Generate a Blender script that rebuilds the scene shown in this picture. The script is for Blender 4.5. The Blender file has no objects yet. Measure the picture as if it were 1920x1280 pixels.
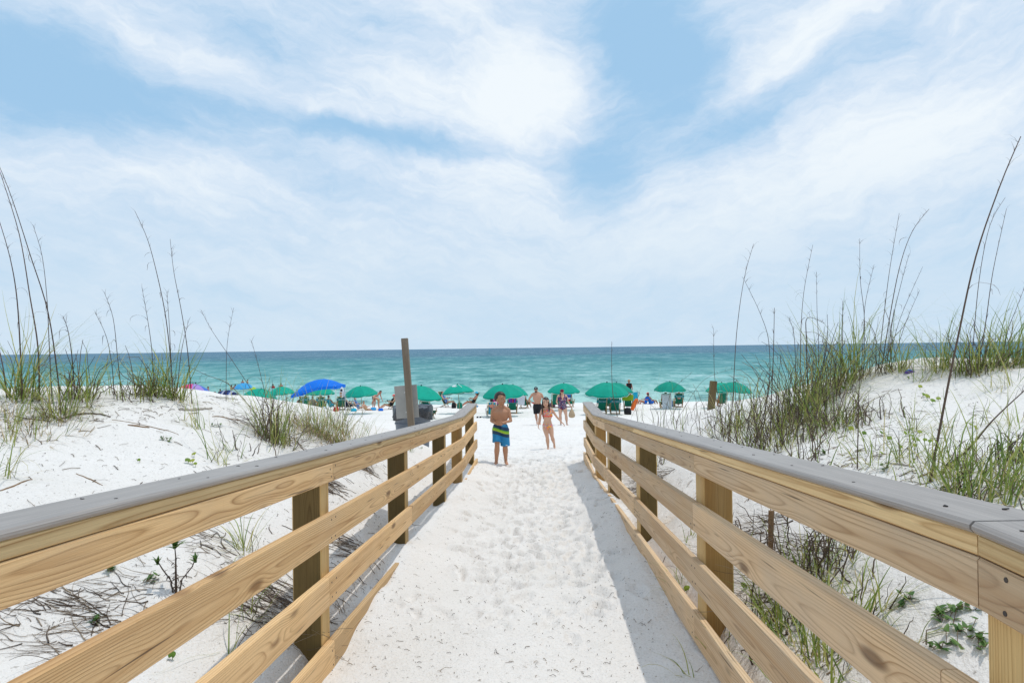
import bpy, math, random
import numpy as np
from mathutils import Vector, Matrix

random.seed(7)
RNG = np.random.default_rng(11)
SC = bpy.context.scene
COL = SC.collection
CZ = 4.5                      # eye height above the sea
F = 1280.0
PITCH = math.atan(12 / F)
ROLL = 0.0131

# ------------------------------------------------------------------ camera
_cp, _sp = math.cos(PITCH), math.sin(PITCH)
_cr, _sr = math.cos(ROLL), math.sin(ROLL)
FWD = Vector((0, _cp, _sp))
ZP = Vector((0, -_sp, _cp))
XW = Vector((1, 0, 0))
RIGHT = XW * _cr - ZP * _sr
UP = XW * _sr + ZP * _cr
cam_d = bpy.data.cameras.new('camera')
cam_d.sensor_width = 36
cam_d.lens = 24
cam_d.clip_start = 0.05
cam_d.clip_end = 30000
cam = bpy.data.objects.new('camera', cam_d)
COL.objects.link(cam)
m = Matrix.Identity(4)
for i in range(3):
    m[i][0], m[i][1], m[i][2] = RIGHT[i], UP[i], -FWD[i]
m[2][3] = CZ
cam.matrix_world = m
SC.camera = cam


def ray(px, py):
    return (FWD + RIGHT * ((px - 960) / F) + UP * ((640 - py) / F))


def at(px, py, d):
    """point of the place seen at that spot of the photograph, d metres ahead"""
    r = ray(px, py)
    k = d / r.y
    return Vector((r.x * k, d, CZ + r.z * k))


# ------------------------------------------------------------------ helpers
def smoothstep(a, b, x):
    t = np.clip((x - a) / (b - a), 0, 1)
    return t * t * (3 - 2 * t)


_PERM = RNG.random((256, 256))


def vnoise(x, y):
    x = np.asarray(x, float); y = np.asarray(y, float)
    xi = np.floor(x).astype(int); yi = np.floor(y).astype(int)
    fx = x - xi; fy = y - yi
    fx = fx * fx * (3 - 2 * fx); fy = fy * fy * (3 - 2 * fy)
    a = _PERM[xi & 255, yi & 255]; b = _PERM[(xi + 1) & 255, yi & 255]
    c = _PERM[xi & 255, (yi + 1) & 255]; d = _PERM[(xi + 1) & 255, (yi + 1) & 255]
    return (a * (1 - fx) + b * fx) * (1 - fy) + (c * (1 - fx) + d * fx) * fy - .5


class MB:
    """collects shapes into ONE mesh"""
    def __init__(s):
        s.v = []; s.f = []; s.mi = []; s.tc = []; s.rnd = []; s.m = 0; s.r = 0.0

    def add(s, vs, fs, tcs=None):
        o = len(s.v)
        for i, p in enumerate(vs):
            s.v.append((p[0], p[1], p[2]))
            t = tcs[i] if tcs is not None else (p[0], p[1], p[2])
            s.tc.append((t[0], t[1], t[2])); s.rnd.append(s.r)
        for f in fs:
            s.f.append(tuple(o + k for k in f)); s.mi.append(s.m)
        return o

    def box(s, c, size, rot=None, bevel=0.0):
        hx, hy, hz = size[0] / 2, size[1] / 2, size[2] / 2
        c = Vector(c)
        if bevel <= 0:
            P = [(-hx, -hy, -hz), (hx, -hy, -hz), (hx, hy, -hz), (-hx, hy, -hz), (-hx, -hy, hz), (hx, -hy, hz), (hx, hy, hz), (-hx, hy, hz)]
            Fc = [(0, 3, 2, 1), (4, 5, 6, 7), (0, 1, 5, 4), (1, 2, 6, 5), (2, 3, 7, 6), (3, 0, 4, 7)]
        else:
            b = min(bevel, hx * .9, hy * .9, hz * .9)
            P = []
            for z, k in ((-hz, 1), (-hz + b, 0), (hz - b, 0), (hz, 1)):
                ox, oy = hx - b * k, hy - b * k
                P += [(-ox + b * .3, -oy, z), (ox - b * .3, -oy, z), (ox, -oy + b * .3, z), (ox, oy - b * .3, z), (ox - b * .3, oy, z), (-ox + b * .3, oy, z), (-ox, oy - b * .3, z), (-ox, -oy + b * .3, z)]
            Fc = [tuple(range(7, -1, -1)), tuple(range(24, 32))]
            for r in range(3):
                for i in range(8):
                    j = (i + 1) % 8
                    Fc.append((r * 8 + i, r * 8 + j, r * 8 + 8 + j, r * 8 + 8 + i))
        V = [Vector(p) for p in P]
        if rot is not None:
            V = [rot @ p for p in V]
        s.add([p + c for p in V], Fc)

    def bar(s, a, b, w, h, up=(0, 0, 1), bevel=0):
        a = Vector(a); b = Vector(b)
        x = (b - a); L = x.length; x = x.normalized()
        up = Vector(up)
        y = up.cross(x)
        if y.length < 1e-4:
            y = Vector((0, 1, 0)).cross(x)
        y.normalize(); z = x.cross(y)
        R = Matrix((x, y, z)).transposed()
        s.box((a + b) / 2, (L, w, h), R, bevel)

    def tube(s, pts, rad, n=8, cap=True, round_ends=False, sq=None, ax=None):
        """swept tube; sq = (side, front) squash; ax = fixed side axis"""
        P = [Vector(p) for p in pts]
        R = list(rad) if hasattr(rad, '__len__') else [rad] * len(P)
        if round_ends:
            d0 = (P[0] - P[1]).normalized(); d1 = (P[-1] - P[-2]).normalized()
            r0, r1 = R[0], R[-1]
            P = [P[0] + d0 * r0 * .92, P[0] + d0 * r0 * .6] + P + [P[-1] + d1 * r1 * .6, P[-1] + d1 * r1 * .92]
            R = [r0 * .38, r0 * .8] + R + [r1 * .8, r1 * .38]
        V = []; T = []; L = 0.0
        prev = None
        for i, p in enumerate(P):
            t = (P[min(i + 1, len(P) - 1)] - P[max(i - 1, 0)])
            if t.length < 1e-9: t = Vector((0, 0, 1))
            t.normalize()
            if i: L += (P[i] - P[i - 1]).length
            if ax is not None:
                u = Vector(ax) - t * t.dot(Vector(ax)); u.normalize()
            elif prev is None:
                u = t.orthogonal().normalized()
            else:
                u = (prev - t * t.dot(prev)).normalized()
            prev = u
            w = t.cross(u)
            k = sq if sq else (1, 1)
            for j in range(n):
                a = 2 * math.pi * j / n
                V.append(p + u * (math.cos(a) * R[i] * k[0]) + w * (math.sin(a) * R[i] * k[1]))
                T.append((L, math.cos(a) * R[i], math.sin(a) * R[i]))
        Fc = []
        for i in range(len(P) - 1):
            for j in range(n):
                k = (j + 1) % n
                Fc.append((i * n + j, i * n + k, i * n + n + k, i * n + n + j))
        if cap:
            Fc.append(tuple(range(n - 1, -1, -1)))
            Fc.append(tuple((len(P) - 1) * n + j for j in range(n)))
        s.add(V, Fc, T)

    def ell(s, c, r, rot=None, n=12, k=8):
        V = []; c = Vector(c)
        for i in range(k + 1):
            th = math.pi * i / k
            for j in range(n):
                a = 2 * math.pi * j / n
                p = Vector((r[0] * math.sin(th) * math.cos(a), r[1] * math.sin(th) * math.sin(a), r[2] * math.cos(th)))
                if i in (0, k): p = Vector((1e-5 * math.cos(a), 1e-5 * math.sin(a), p.z))
                V.append(c + (rot @ p if rot is not None else p))
        Fc = []
        for i in range(k):
            for j in range(n):
                q = (j + 1) % n
                Fc.append((i * n + j, i * n + n + j, i * n + n + q, i * n + q))
        s.add(V, Fc)

    def loft(s, rings, cap=True):
        n = len(rings[0]); V = [p for r in rings for p in r]; Fc = []
        for i in range(len(rings) - 1):
            for j in range(n):
                q = (j + 1) % n
                Fc.append((i * n + j, i * n + q, i * n + n + q, i * n + n + j))
        if cap:
            Fc.append(tuple(range(n - 1, -1, -1))); Fc.append(tuple((len(rings) - 1) * n + j for j in range(n)))
        s.add(V, Fc)

    def lathe(s, c, prof, n=24):
        rings = []
        for r, z in prof:
            rings.append([Vector((c[0] + r * math.cos(2 * math.pi * j / n), c[1] + r * math.sin(2 * math.pi * j / n), c[2] + z)) for j in range(n)])
        s.loft(rings, True)

    def blade(s, pts, w, side, fold=.25):
        """grass blade: a narrow folded ribbon with a tapering tip"""
        n = len(pts); V = []; Fc = []
        for i, p in enumerate(pts):
            t = i / (n - 1)
            ww = w * (1 - t ** 2.2) * .5 + .0004
            p = Vector(p)
            V += [p - side * ww, p + Vector((0, 0, -ww * fold)), p + side * ww]
        for i in range(n - 1):
            a = i * 3
            Fc += [(a, a + 1, a + 4, a + 3), (a + 1, a + 2, a + 5, a + 4)]
        s.add(V, Fc)

    def build(s, name, mats, parent=None, smooth=False, world=True):
        if not isinstance(mats, (list, tuple)): mats = [mats]
        me = bpy.data.meshes.new(name)
        off = Vector((0, 0, 0))
        if world and parent is not None:
            q = parent
            while q is not None:
                off += q.location; q = q.parent
        V = [(p[0] - off.x, p[1] - off.y, p[2] - off.z) for p in s.v]
        me.from_pydata(V, [], s.f)
        for mt in mats: me.materials.append(mt)
        me.polygons.foreach_set('material_index', s.mi)
        if smooth: me.polygons.foreach_set('use_smooth', [True] * len(s.f))
        a = me.attributes.new('tc', 'FLOAT_VECTOR', 'POINT')
        a.data.foreach_set('vector', np.array(s.tc, dtype=np.float32).ravel())
        a = me.attributes.new('rnd', 'FLOAT', 'POINT')
        a.data.foreach_set('value', np.array(s.rnd, dtype=np.float32))
        me.update()
        o = bpy.data.objects.new(name, me)
        COL.objects.link(o)
        if parent is not None: o.parent = parent
        return o


def tag(o, label=None, cat=None, group=None, kind=None):
    if label: o['label'] = label
    if cat: o['category'] = cat
    if group: o['group'] = group
    if kind: o['kind'] = kind
    return o


def thing(name, label, cat, loc=(0, 0, 0), group=None, rotz=0.0):
    o = bpy.data.objects.new(name, None)
    o.empty_display_size = .1
    COL.objects.link(o)
    o.location = loc
    o.rotation_euler = (0, 0, rotz)
    return tag(o, label, cat, group)


def kids(o):
    return [c for c in bpy.data.objects if c.parent == o]


def copy_tree(o, parent=None):
    c = o.copy()
    COL.objects.link(c)
    if parent is not None: c.parent = parent
    for ch in kids(o):
        copy_tree(ch, c)
    return c


# ------------------------------------------------------------------ materials
class NT:
    def __init__(s, tree):
        s.t = tree; s.n = tree.nodes; s.l = tree.links

    def node(s, typ, **kw):
        n = s.n.new(typ)
        for k, v in kw.items(): setattr(n, k, v)
        return n

    def put(s, sock, v):
        if v is None: return
        if hasattr(v, 'is_linked') or isinstance(v, bpy.types.NodeSocket): s.l.new(v, sock)
        else: sock.default_value = v

    def math(s, op, a, b=None, c=None, clamp=False):
        n = s.node('ShaderNodeMath', operation=op, use_clamp=clamp)
        s.put(n.inputs[0], a); s.put(n.inputs[1], b)
        if c is not None: s.put(n.inputs[2], c)
        return n.outputs[0]

    def vmath(s, op, a, b=None):
        n = s.node('ShaderNodeVectorMath', operation=op)
        s.put(n.inputs[0], a); s.put(n.inputs[1], b)
        return n.outputs['Value'] if op in ('LENGTH', 'DOT_PRODUCT', 'DISTANCE') else n.outputs[0]

    def comb(s, x, y, z):
        n = s.node('ShaderNodeCombineXYZ')
        for i, v in enumerate((x, y, z)): s.put(n.inputs[i], v)
        return n.outputs[0]

    def sep(s, v):
        n = s.node('ShaderNodeSeparateXYZ'); s.put(n.inputs[0], v)
        return n.outputs

    def noise(s, vec, scale, detail=3, rough=.5, dist=0.0, col=False):
        n = s.node('ShaderNodeTexNoise')
        s.put(n.inputs['Vector'], vec)
        n.inputs['Scale'].default_value = scale; n.inputs['Detail'].default_value = detail
        n.inputs['Roughness'].default_value = rough; n.inputs['Distortion'].default_value = dist
        return n.outputs['Color' if col else 'Fac']

    def voro(s, vec, scale, feature='F1', out='Distance', rand=1.0):
        n = s.node('ShaderNodeTexVoronoi', feature=feature)
        s.put(n.inputs['Vector'], vec)
        n.inputs['Scale'].default_value = scale; n.inputs['Randomness'].default_value = rand
        return n.outputs[out]

    def ramp(s, fac, stops, interp='LINEAR'):
        n = s.node('ShaderNodeValToRGB')
        n.color_ramp.interpolation = interp
        e = n.color_ramp.elements
        while len(e) < len(stops): e.new(0.5)
        for i, (p, c) in enumerate(stops):
            e[i].position = p
            e[i].color = (c[0], c[1], c[2], 1) if hasattr(c, '__len__') else (c, c, c, 1)
        s.put(n.inputs[0], fac)
        return n.outputs[0]

    def mix(s, fac, a, b, blend='MIX'):
        n = s.node('ShaderNodeMix', data_type='RGBA', blend_type=blend)
        s.put(n.inputs[0], fac)
        for sock, v in ((n.inputs[6], a), (n.inputs[7], b)):
            if isinstance(v, tuple) and len(v) == 3: v = (*v, 1)
            s.put(sock, v)
        return n.outputs[2]

    def rng(s, v, a, b, c=0.0, d=1.0, smooth=False):
        n = s.node('ShaderNodeMapRange')
        if smooth: n.interpolation_type = 'SMOOTHSTEP'
        s.put(n.inputs[0], v)
        for i, q in enumerate((a, b, c, d)): n.inputs[i + 1].default_value = q
        return n.outputs[0]

    def bump(s, h, strength, dist=.01):
        n = s.node('ShaderNodeBump')
        s.put(n.inputs['Height'], h); n.inputs['Strength'].default_value = strength; n.inputs['Distance'].default_value = dist
        return n.outputs[0]

    def attr(s, name, out='Vector'):
        n = s.node('ShaderNodeAttribute', attribute_name=name)
        return n.outputs[out]


def new_mat(name):
    mt = bpy.data.materials.new(name)
    mt.use_nodes = True
    nt = NT(mt.node_tree)
    b = mt.node_tree.nodes['Principled BSDF']
    return mt, nt, b


def obj_co(nt):
    return nt.node('ShaderNodeTexCoord').outputs['Object']


def plain(name, col, rough=.6, var=.12, scale=30, spec=.3, metal=0.0, bump=0.0, obscale=None):
    """a surface of one colour with fine uneven wear"""
    mt, nt, b = new_mat(name)
    co = obj_co(nt)
    n = nt.noise(co, scale, 4, .6)
    lo = tuple(c * (1 - var) for c in col); hi = tuple(min(1, c * (1 + var)) for c in col)
    nt.put(b.inputs['Base Color'], nt.mix(nt.rng(n, .3, .7), lo, hi))
    nt.put(b.inputs['Roughness'], nt.rng(n, .2, .8, max(0, rough - .08), min(1, rough + .08)))
    b.inputs['Specular IOR Level'].default_value = spec
    b.inputs['Metallic'].default_value = metal
    if bump: nt.put(b.inputs['Normal'], nt.bump(n, bump, .01))
    return mt


def wood(name, early, late, ring=.0075, stain=(.3, .27, .2), stain_amt=.25, rough=.7, pith=(.02, .055), knots=True, bleach=0.0):
    mt, nt, b = new_mat(name)
    tc = nt.attr('tc')
    oi = nt.node('ShaderNodeObjectInfo').outputs['Random']
    x, y, z = nt.sep(tc)
    off = nt.math('MULTIPLY', oi, 37.0)
    r2 = nt.math('FRACT', nt.math('MULTIPLY', oi, 91.7))
    xs = nt.math('ADD', x, off)
    lowv = nt.comb(nt.math('MULTIPLY', xs, .9), nt.math('MULTIPLY', y, 5.0), nt.math('MULTIPLY', z, 5.0))
    n1 = nt.math('SUBTRACT', nt.noise(lowv, 1.0, 2, .45), .5)
    # one knot cell about every 0.7 m
    kv = nt.comb(nt.math('MULTIPLY', xs, 2.1), nt.math('MULTIPLY', nt.math('ADD', y, nt.math('MULTIPLY', r2, 3.0)), 8.0), 0.0)
    kd = nt.voro(kv, 1.0, rand=.95)
    kx = nt.math('MULTIPLY', kd, kd)
    kg = nt.math('POWER', 2.718, nt.math('MULTIPLY', kx, -14.0))
    yy = nt.math('ADD', y, nt.math('MULTIPLY', nt.math('SUBTRACT', r2, .5), pith[0] * 2))
    tilt = nt.math('MULTIPLY', nt.math('SUBTRACT', nt.noise(nt.comb(nt.math('MULTIPLY', xs, .35), 0.0, 0.0), 1.0, 1), .5), .11)
    zz = nt.math('ADD', nt.math('ADD', z, pith[1]), tilt)
    r = nt.math('SQRT', nt.math('ADD', nt.math('MULTIPLY', yy, yy), nt.math('MULTIPLY', zz, zz)))
    r = nt.math('ADD', r, nt.math('MULTIPLY', n1, .020))
    if knots: r = nt.math('ADD', r, nt.math('MULTIPLY', kg, .022))
    fr = nt.math('FRACT', nt.math('DIVIDE', r, ring))
    late_m = nt.ramp(fr, [(0, 0.4), (.10, 0.0), (.55, .04), (.82, .5), (.93, 1.0), (1.0, .4)])
    fine = nt.noise(nt.comb(nt.math('MULTIPLY', xs, 6.0), nt.math('MULTIPLY', y, 420.0), nt.math('MULTIPLY', z, 420.0)), 1.0, 2, .6)
    lm = nt.math('MULTIPLY', late_m, nt.rng(nt.noise(lowv, 2.2, 2), .25, .65, .3, 1.0))
    col = nt.mix(lm, early, late)
    hue = nt.noise(nt.comb(nt.math('MULTIPLY', xs, 1.3), nt.math('MULTIPLY', y, 9.0), nt.math('MULTIPLY', z, 9.0)), 1.0, 3)
    col = nt.mix(nt.rng(hue, .45, .75, 0, stain_amt), col, stain)
    bright = nt.math('ADD', .79, nt.math('MULTIPLY', oi, .40))
    col = nt.mix(1.0, col, nt.comb(bright, bright, bright), 'MULTIPLY')
    fb = nt.rng(fine, .2, .8, .86, 1.1)
    col = nt.mix(1.0, col, nt.comb(fb, fb, fb), 'MULTIPLY')
    if knots:
        kn = nt.rng(kd, .08, .20, 1.0, 0.0, True)
        col = nt.mix(nt.math('MULTIPLY', kn, .8), col, (late[0] * .38, late[1] * .33, late[2] * .3))
    if bleach:
        geo = nt.node('ShaderNodeNewGeometry')
        wn = nt.noise(geo.outputs['Position'], 2.3, 4, .6)
        col = nt.mix(nt.rng(wn, .4, .75, 0, bleach), col, (.46, .42, .36))
    # broad darker heart streaks running along the board
    hs = nt.noise(nt.comb(nt.math('MULTIPLY', xs, .55), nt.math('MULTIPLY', y, 22.0), nt.math('MULTIPLY', z, 22.0)), 1.0, 4, .65)
    col = nt.mix(nt.rng(hs, .48, .70, 0, .55), col, (late[0] * 1.15, late[1] * 1.1, late[2] * 1.05))
    # mill marks across the grain
    mm = nt.noise(nt.comb(nt.math('MULTIPLY', xs, 22.0), nt.math('MULTIPLY', y, 2.0), 0.0), 1.0, 3, .7)
    col = nt.mix(nt.rng(mm, .62, .80, 0, .28), col, (late[0] * .9, late[1] * .9, late[2] * .9))
    # nail holes and drying checks
    ck = nt.noise(nt.comb(nt.math('MULTIPLY', xs, 2.2), nt.math('MULTIPLY', y, 70.0), nt.math('MULTIPLY', z, 70.0)), 1.0, 1, .5)
    col = nt.mix(nt.rng(ck, .70, .76, 0, .75), col, (.06, .04, .025))
    nt.put(b.inputs['Base Color'], col)
    b.inputs['Roughness'].default_value = rough
    b.inputs['Specular IOR Level'].default_value = .25
    h = nt.math('ADD', nt.math('MULTIPLY', lm, -.5), nt.math('MULTIPLY', fine, .6))
    nt.put(b.inputs['Normal'], nt.bump(h, .5, .003))
    return mt


M = {}
M['pine'] = wood('pine_board', (.735, .485, .24), (.36, .19, .07), stain=(.58, .40, .22), bleach=.12)
M['pine_grey'] = wood('weathered_pine_board', (.69, .485, .285), (.37, .215, .10), stain=(.54, .42, .29), stain_amt=.45, bleach=.25)
M['trim'] = wood('treated_pine_trim', (.74, .54, .28), (.40, .225, .085), ring=.016, stain=(.50, .33, .15), stain_amt=.45)
M['post'] = wood('treated_post', (.62, .43, .19), (.42, .25, .09), ring=.006, pith=(.01, .05), knots=False)
M['post_shade_face'] = wood('treated_post_shaded_face', (.17, .115, .042), (.10, .062, .02), ring=.0055, pith=(.015, .03), stain=(.12, .09, .03), stain_amt=.6)  # post wood darkened in colour to stand in for shade on these faces
M['old_post'] = wood('old_grey_timber', (.27, .21, .15), (.13, .095, .065), ring=.012, stain=(.34, .31, .27), stain_amt=.6, rough=.85)


def mat_cap():
    mt, nt, b = new_mat('grey_composite_decking')
    tc = nt.attr('tc'); x, y, z = nt.sep(tc)
    g = nt.noise(nt.comb(nt.math('MULTIPLY', x, 3.0), nt.math('MULTIPLY', y, 260.0), nt.math('MULTIPLY', z, 260.0)), 1.0, 3, .6)
    bl = nt.noise(nt.comb(nt.math('MULTIPLY', x, 1.2), nt.math('MULTIPLY', y, 6.0), 0.0), 1.0, 4, .6)
    col = nt.mix(nt.rng(g, .3, .7), (.230, .205, .188), (.375, .335, .305))
    col = nt.mix(nt.rng(bl, .4, .75, 0, .5), col, (.40, .37, .335))
    dk = nt.noise(nt.comb(nt.math('MULTIPLY', x, 2.5), nt.math('MULTIPLY', y, 9.0), 4.0), 1.0, 5, .7)
    col = nt.mix(nt.rng(dk, .54, .74, 0, .45), col, (.17, .15, .135))
    sp = nt.noise(nt.comb(x, y, z), 160, 2)
    col = nt.mix(nt.rng(sp, .68, .74, 0, .35), col, (.42, .40, .37))
    nt.put(b.inputs['Base Color'], col)
    b.inputs['Roughness'].default_value = .48
    b.inputs['Specular IOR Level'].default_value = .5
    nt.put(b.inputs['Normal'], nt.bump(g, .35, .0015))
    return mt


M['cap'] = mat_cap()
M['screw'] = plain('dark_screw', (.055, .045, .04), .5, .3, 200)
# ------------------------------------------------------------------ lie of the land
def cap_drop(d):
    """how far the top of the handrail lies below the eye: a 1:13 ramp with a level landing at each end"""
    d = np.asarray(d, float)
    r = .218 + .0745 * np.clip(d, 1.2, 9.25)
    return r


def rail_drop(d, s):
    r = cap_drop(d)
    if s < 0: r = r + np.interp(d, [1.0, 3.2, 5.4, 7.6, 9.25], [.011, .021, .021, .012, .0])
    return r


def mid_x(d):
    return -.1275 + .0362 * np.asarray(d, float)


HALF = .9175


def P(px, py, d):
    p = at(px, py, d)
    return (p.x, p.y, CZ - p.z)


ctrl = [P(*q) for q in [
    (-200, 735, 5.4), (-90, 738, 5.5), (0, 742, 5.6), (100, 742, 5.7), (200, 738, 6.0), (300, 738, 6.3), (350, 742, 6.6), (400, 744, 7.0), (440, 746, 7.4), (480, 748, 7.8), (520, 751, 8.3), (560, 754, 8.8), (590, 760, 9.3), (620, 767, 9.8), (655, 776, 10.3), (690, 787, 10.8), (725, 799, 11.3),
    (0, 950, 3.6), (0, 850, 4.4), (200, 880, 4.4), (200, 800, 5.2), (400, 850, 5.2), (400, 790, 6.1), (500, 835, 6.0), (560, 800, 7.2), (640, 820, 7.8), (620, 792, 8.8),
    (60, 1240, 2.8), (330, 1050, 3.3), (250, 1120, 3.1), (450, 980, 4.0), (480, 1180, 3.3), (660, 900, 5.6), (660, 1010, 4.9),
    (1640, 678, 7.5), (1700, 673, 7.5), (1800, 669, 7.6), (1920, 672, 7.6), (2100, 674, 7.6), (1600, 702, 7.6), (1540, 725, 7.8), (1480, 728, 8.8), (1440, 738, 9.5), (1380, 748, 10.5),
    (1330, 764, 11.5), (1280, 777, 12), (1220, 792, 12.5), (1900, 760, 5.5), (1700, 760, 5.8), (1700, 840, 4.4), (1900, 850, 4.2), (1560, 800, 6), (1500, 850, 5.2), (1450, 800, 7),
    (1350, 810, 8), (1300, 800, 9), (1700, 905, 3.6), (1880, 930, 3.1), (1700, 1100, 2.7), (1780, 1200, 2.3), (1500, 1000, 3.4), (1560, 1240, 2.6), (1420, 960, 4), (1300, 900, 5.2),
    (1270, 1010, 4.5), (1240, 870, 6.5)]]
ctrl += [(-3, 1.5, .95), (-5, 2.5, .55), (-8, 5, .36), (-12, 7, .5), (-16, 5, .5), (-2, .3, 1.2), (-6, -1, .8), (-14, -2, .7), (-5.4, 8.6, .72), (-4.2, 10.6, 1.15), (-8, 9.5, 1.0), (-2.9, 12.2, 1.75),
         (-7, 12, 1.85), (-13, 11, 1.6), (-3, 13.5, 2.08), (-7, 15, 2.3), (-14, 15, 2.3), (-30, 12, 1.7), (-30, 5, .6),
         (3, 1.5, .8), (5, 3, .5), (9, 6, .2), (12, 8, .25), (16, 6, .3), (2, .3, 1.1), (6, -1, .7), (14, -2, .7), (6, 9.6, .38), (5, 11.2, .95), (8, 12, 1.05), (12, 12.5, 1.2), (3.6, 14, 1.9),
         (8, 16, 2.3), (14, 16.5, 2.35), (30, 12, 1.5), (30, 5, .6)]
for d in (1.5, 2.3, 3.2, 4.2, 5.3, 6.5, 7.6, 9.0, 10.4, 11.4):
    for s in (-1, 1):
        ctrl.append((float(mid_x(d)) + s * (HALF + .22), d, float(cap_drop(d)) + (.93 if d < 9 else .95)))
BEACH = [(11.6, 1.98), (13.2, 2.1), (15.2, 2.26), (20, 2.72), (26, 3.2), (32, 3.62), (37, 3.86), (42, 4.1), (48, 4.32), (55, 4.5), (62, 4.85)]
for d, z in BEACH:
    for x in ((-.4, .6, 1.6, 2.4) if d < 18 else (-60, -30, -16, -7, 0, 7, 16, 30, 60)):
        if d < 12 and x > 1.2: continue
        ctrl.append((x if d > 18 else x + .3, d, z))
ctrl = np.array(ctrl)


def _fit(pts, smooth=.02):
    A = np.sqrt(((pts[:, None, :2] - pts[None, :, :2]) ** 2).sum(-1))
    n = len(pts)
    B = np.zeros((n + 1, n + 1)); B[:n, :n] = A - np.eye(n) * smooth; B[:n, n] = 1; B[n, :n] = 1
    return np.linalg.solve(B, np.append(pts[:, 2], 0))


_W = _fit(ctrl)


def rbf(x, y):
    out = np.full(x.shape, _W[-1])
    for (cx, cy, _), w in zip(ctrl, _W[:-1]):
        out += w * np.sqrt((x - cx) ** 2 + (y - cy) ** 2 + .05)
    return out


def axis(knots):
    v = [knots[0][0]]
    for (a, sa), (b, sb) in zip(knots[:-1], knots[1:]):
        x = v[-1]
        while x < b - 1e-6:
            t = (x - a) / (b - a)
            x = min(b, x + sa * (1 - t) + sb * t)
            v.append(x)
    return np.array(v)


GX = axis([(-90, 10), (-30, 2.2), (-14, .35), (-6, .09), (-3, .04), (-1.3, .019), (1.7, .019), (3.2, .04), (6, .09), (14, .35), (30, 2.2), (90, 10)])
GY = axis([(-3, .3), (1.2, .08), (1.9, .024), (3.5, .019), (12.5, .021), (20, .09), (34, .2), (57, .3), (62, 1)])
XX, YY = np.meshgrid(GX, GY, indexing='ij')
drop = rbf(XX, YY)
# gentle wind lumps on the dunes
dune = smoothstep(17, 11, YY)
lump = vnoise(XX * 1.1 + 3, YY * 1.1) * .10 + vnoise(XX * 3.1, YY * 3.1) * .035 + vnoise(XX * 9, YY * 9) * .010 + vnoise(XX * 27, YY * 27) * .006
drop += lump * (.25 + .75 * dune)
# the walkway bed
q = XX - mid_x(YY)
cd = cap_drop(YY)
eR = np.interp(YY, [0, 3.1, 5.1, 6.7, 8, 9.3, 11.2, 13], [1.05, 1.03, .915, .85, .84, .88, .97, 1.05])
eL = np.interp(YY, [0, 3.1, 4.5, 5.1, 6.2, 9.0, 11.2, 13], [1.09, 1.075, .965, .93, .915, .90, .98, 1.05])
mid = np.interp(YY, [0, 3, 8, 11.2, 13], [1.04, 1.05, 1.05, 1.06, 1.06])
side = np.where(q > 0, eR, eL) + vnoise(YY * 1.7, np.sign(q) * 3 + 0 * YY) * .05 + vnoise(YY * 5.1, np.sign(q) * 5 + 0 * YY) * .022
aq = np.clip(np.abs(q) / HALF, 0, 1)
bed = cd + mid + (side - mid) * smoothstep(.35, .97, aq)
bed += vnoise(XX * 2.3, YY * 1.6) * .03 + vnoise(XX * 7, YY * 6) * .016 + vnoise(XX * 19, YY * 17) * .008 * smoothstep(2.5, 6, YY)
w = smoothstep(HALF + .14, HALF + .0, np.abs(q)) * smoothstep(13.0, 11.2, YY)
drop = drop * (1 - w) + bed * w
ZG = CZ - drop
ZSMOOTH = ZG.copy()
DISP = np.zeros_like(ZG)


def stamp(cx, cy, L, Wd, ang, depth):
    R = L * 1.15
    i0, i1 = np.searchsorted(GX, (cx - R, cx + R)); j0, j1 = np.searchsorted(GY, (cy - R, cy + R))
    if i1 - i0 < 2 or j1 - j0 < 2: return
    dx = XX[i0:i1, j0:j1] - cx; dy = YY[i0:i1, j0:j1] - cy
    c, s = math.cos(ang), math.sin(ang)
    u = (dx * c + dy * s) / (L * .5); v = (-dx * s + dy * c) / (Wd * .5 * (1 + .18 * np.clip(u, -1, 1)))
    r2 = u * u + v * v
    DISP[i0:i1, j0:j1] += depth * (-np.exp(-(r2 ** 2.6)) * (1 + .3 * u) + .45 * np.exp(-((np.sqrt(r2) - 1.45) / .38) ** 2))


n = 0
while n < 820:                                     # footprints up the walkway
    cy = random.uniform(3.6, 13.5)
    if random.random() > smoothstep(2.5, 6.5, cy) * .95 + .05: continue
    cx = float(mid_x(cy)) + random.gauss(0.02, .36)
    if cy < 11.4 and abs(cx - float(mid_x(cy))) > .78: continue
    k = random.uniform(.55, 1.05)
    stamp(cx, cy, .25 * k, .10 * k, math.pi / 2 + random.gauss(0, .35), random.uniform(.022, .065) * (.5 + .5 * smoothstep(3, 6, cy)))
    n += 1
for i in range(2600):                              # and all over the beach
    cy = 12 + 34 * random.random() ** 1.5
    cx = random.gauss(.5, 2.2 + cy * .14)
    if cy < 17 and abs(cx - .5) > 1.6 + (cy - 12) * .3: continue
    k = random.uniform(.9, 1.5)
    stamp(cx, cy, .28 * k, .15 * k, random.uniform(0, 6.3), random.uniform(.035, .08))
for i in range(55):                                # faint tyre ribs of a beach cart on the left of the ramp
    cy = 2.6 + i * .052
    stamp(float(mid_x(cy)) - .42 + .05 * math.sin(cy * 2), cy, .02, .13, math.pi / 2, .005)

lim = np.where(YY < 13, .062, .08)
ZG += np.where(DISP > 0, np.tanh(DISP / lim * 1.2) * lim * .45, np.tanh(DISP / lim) * lim)


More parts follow.
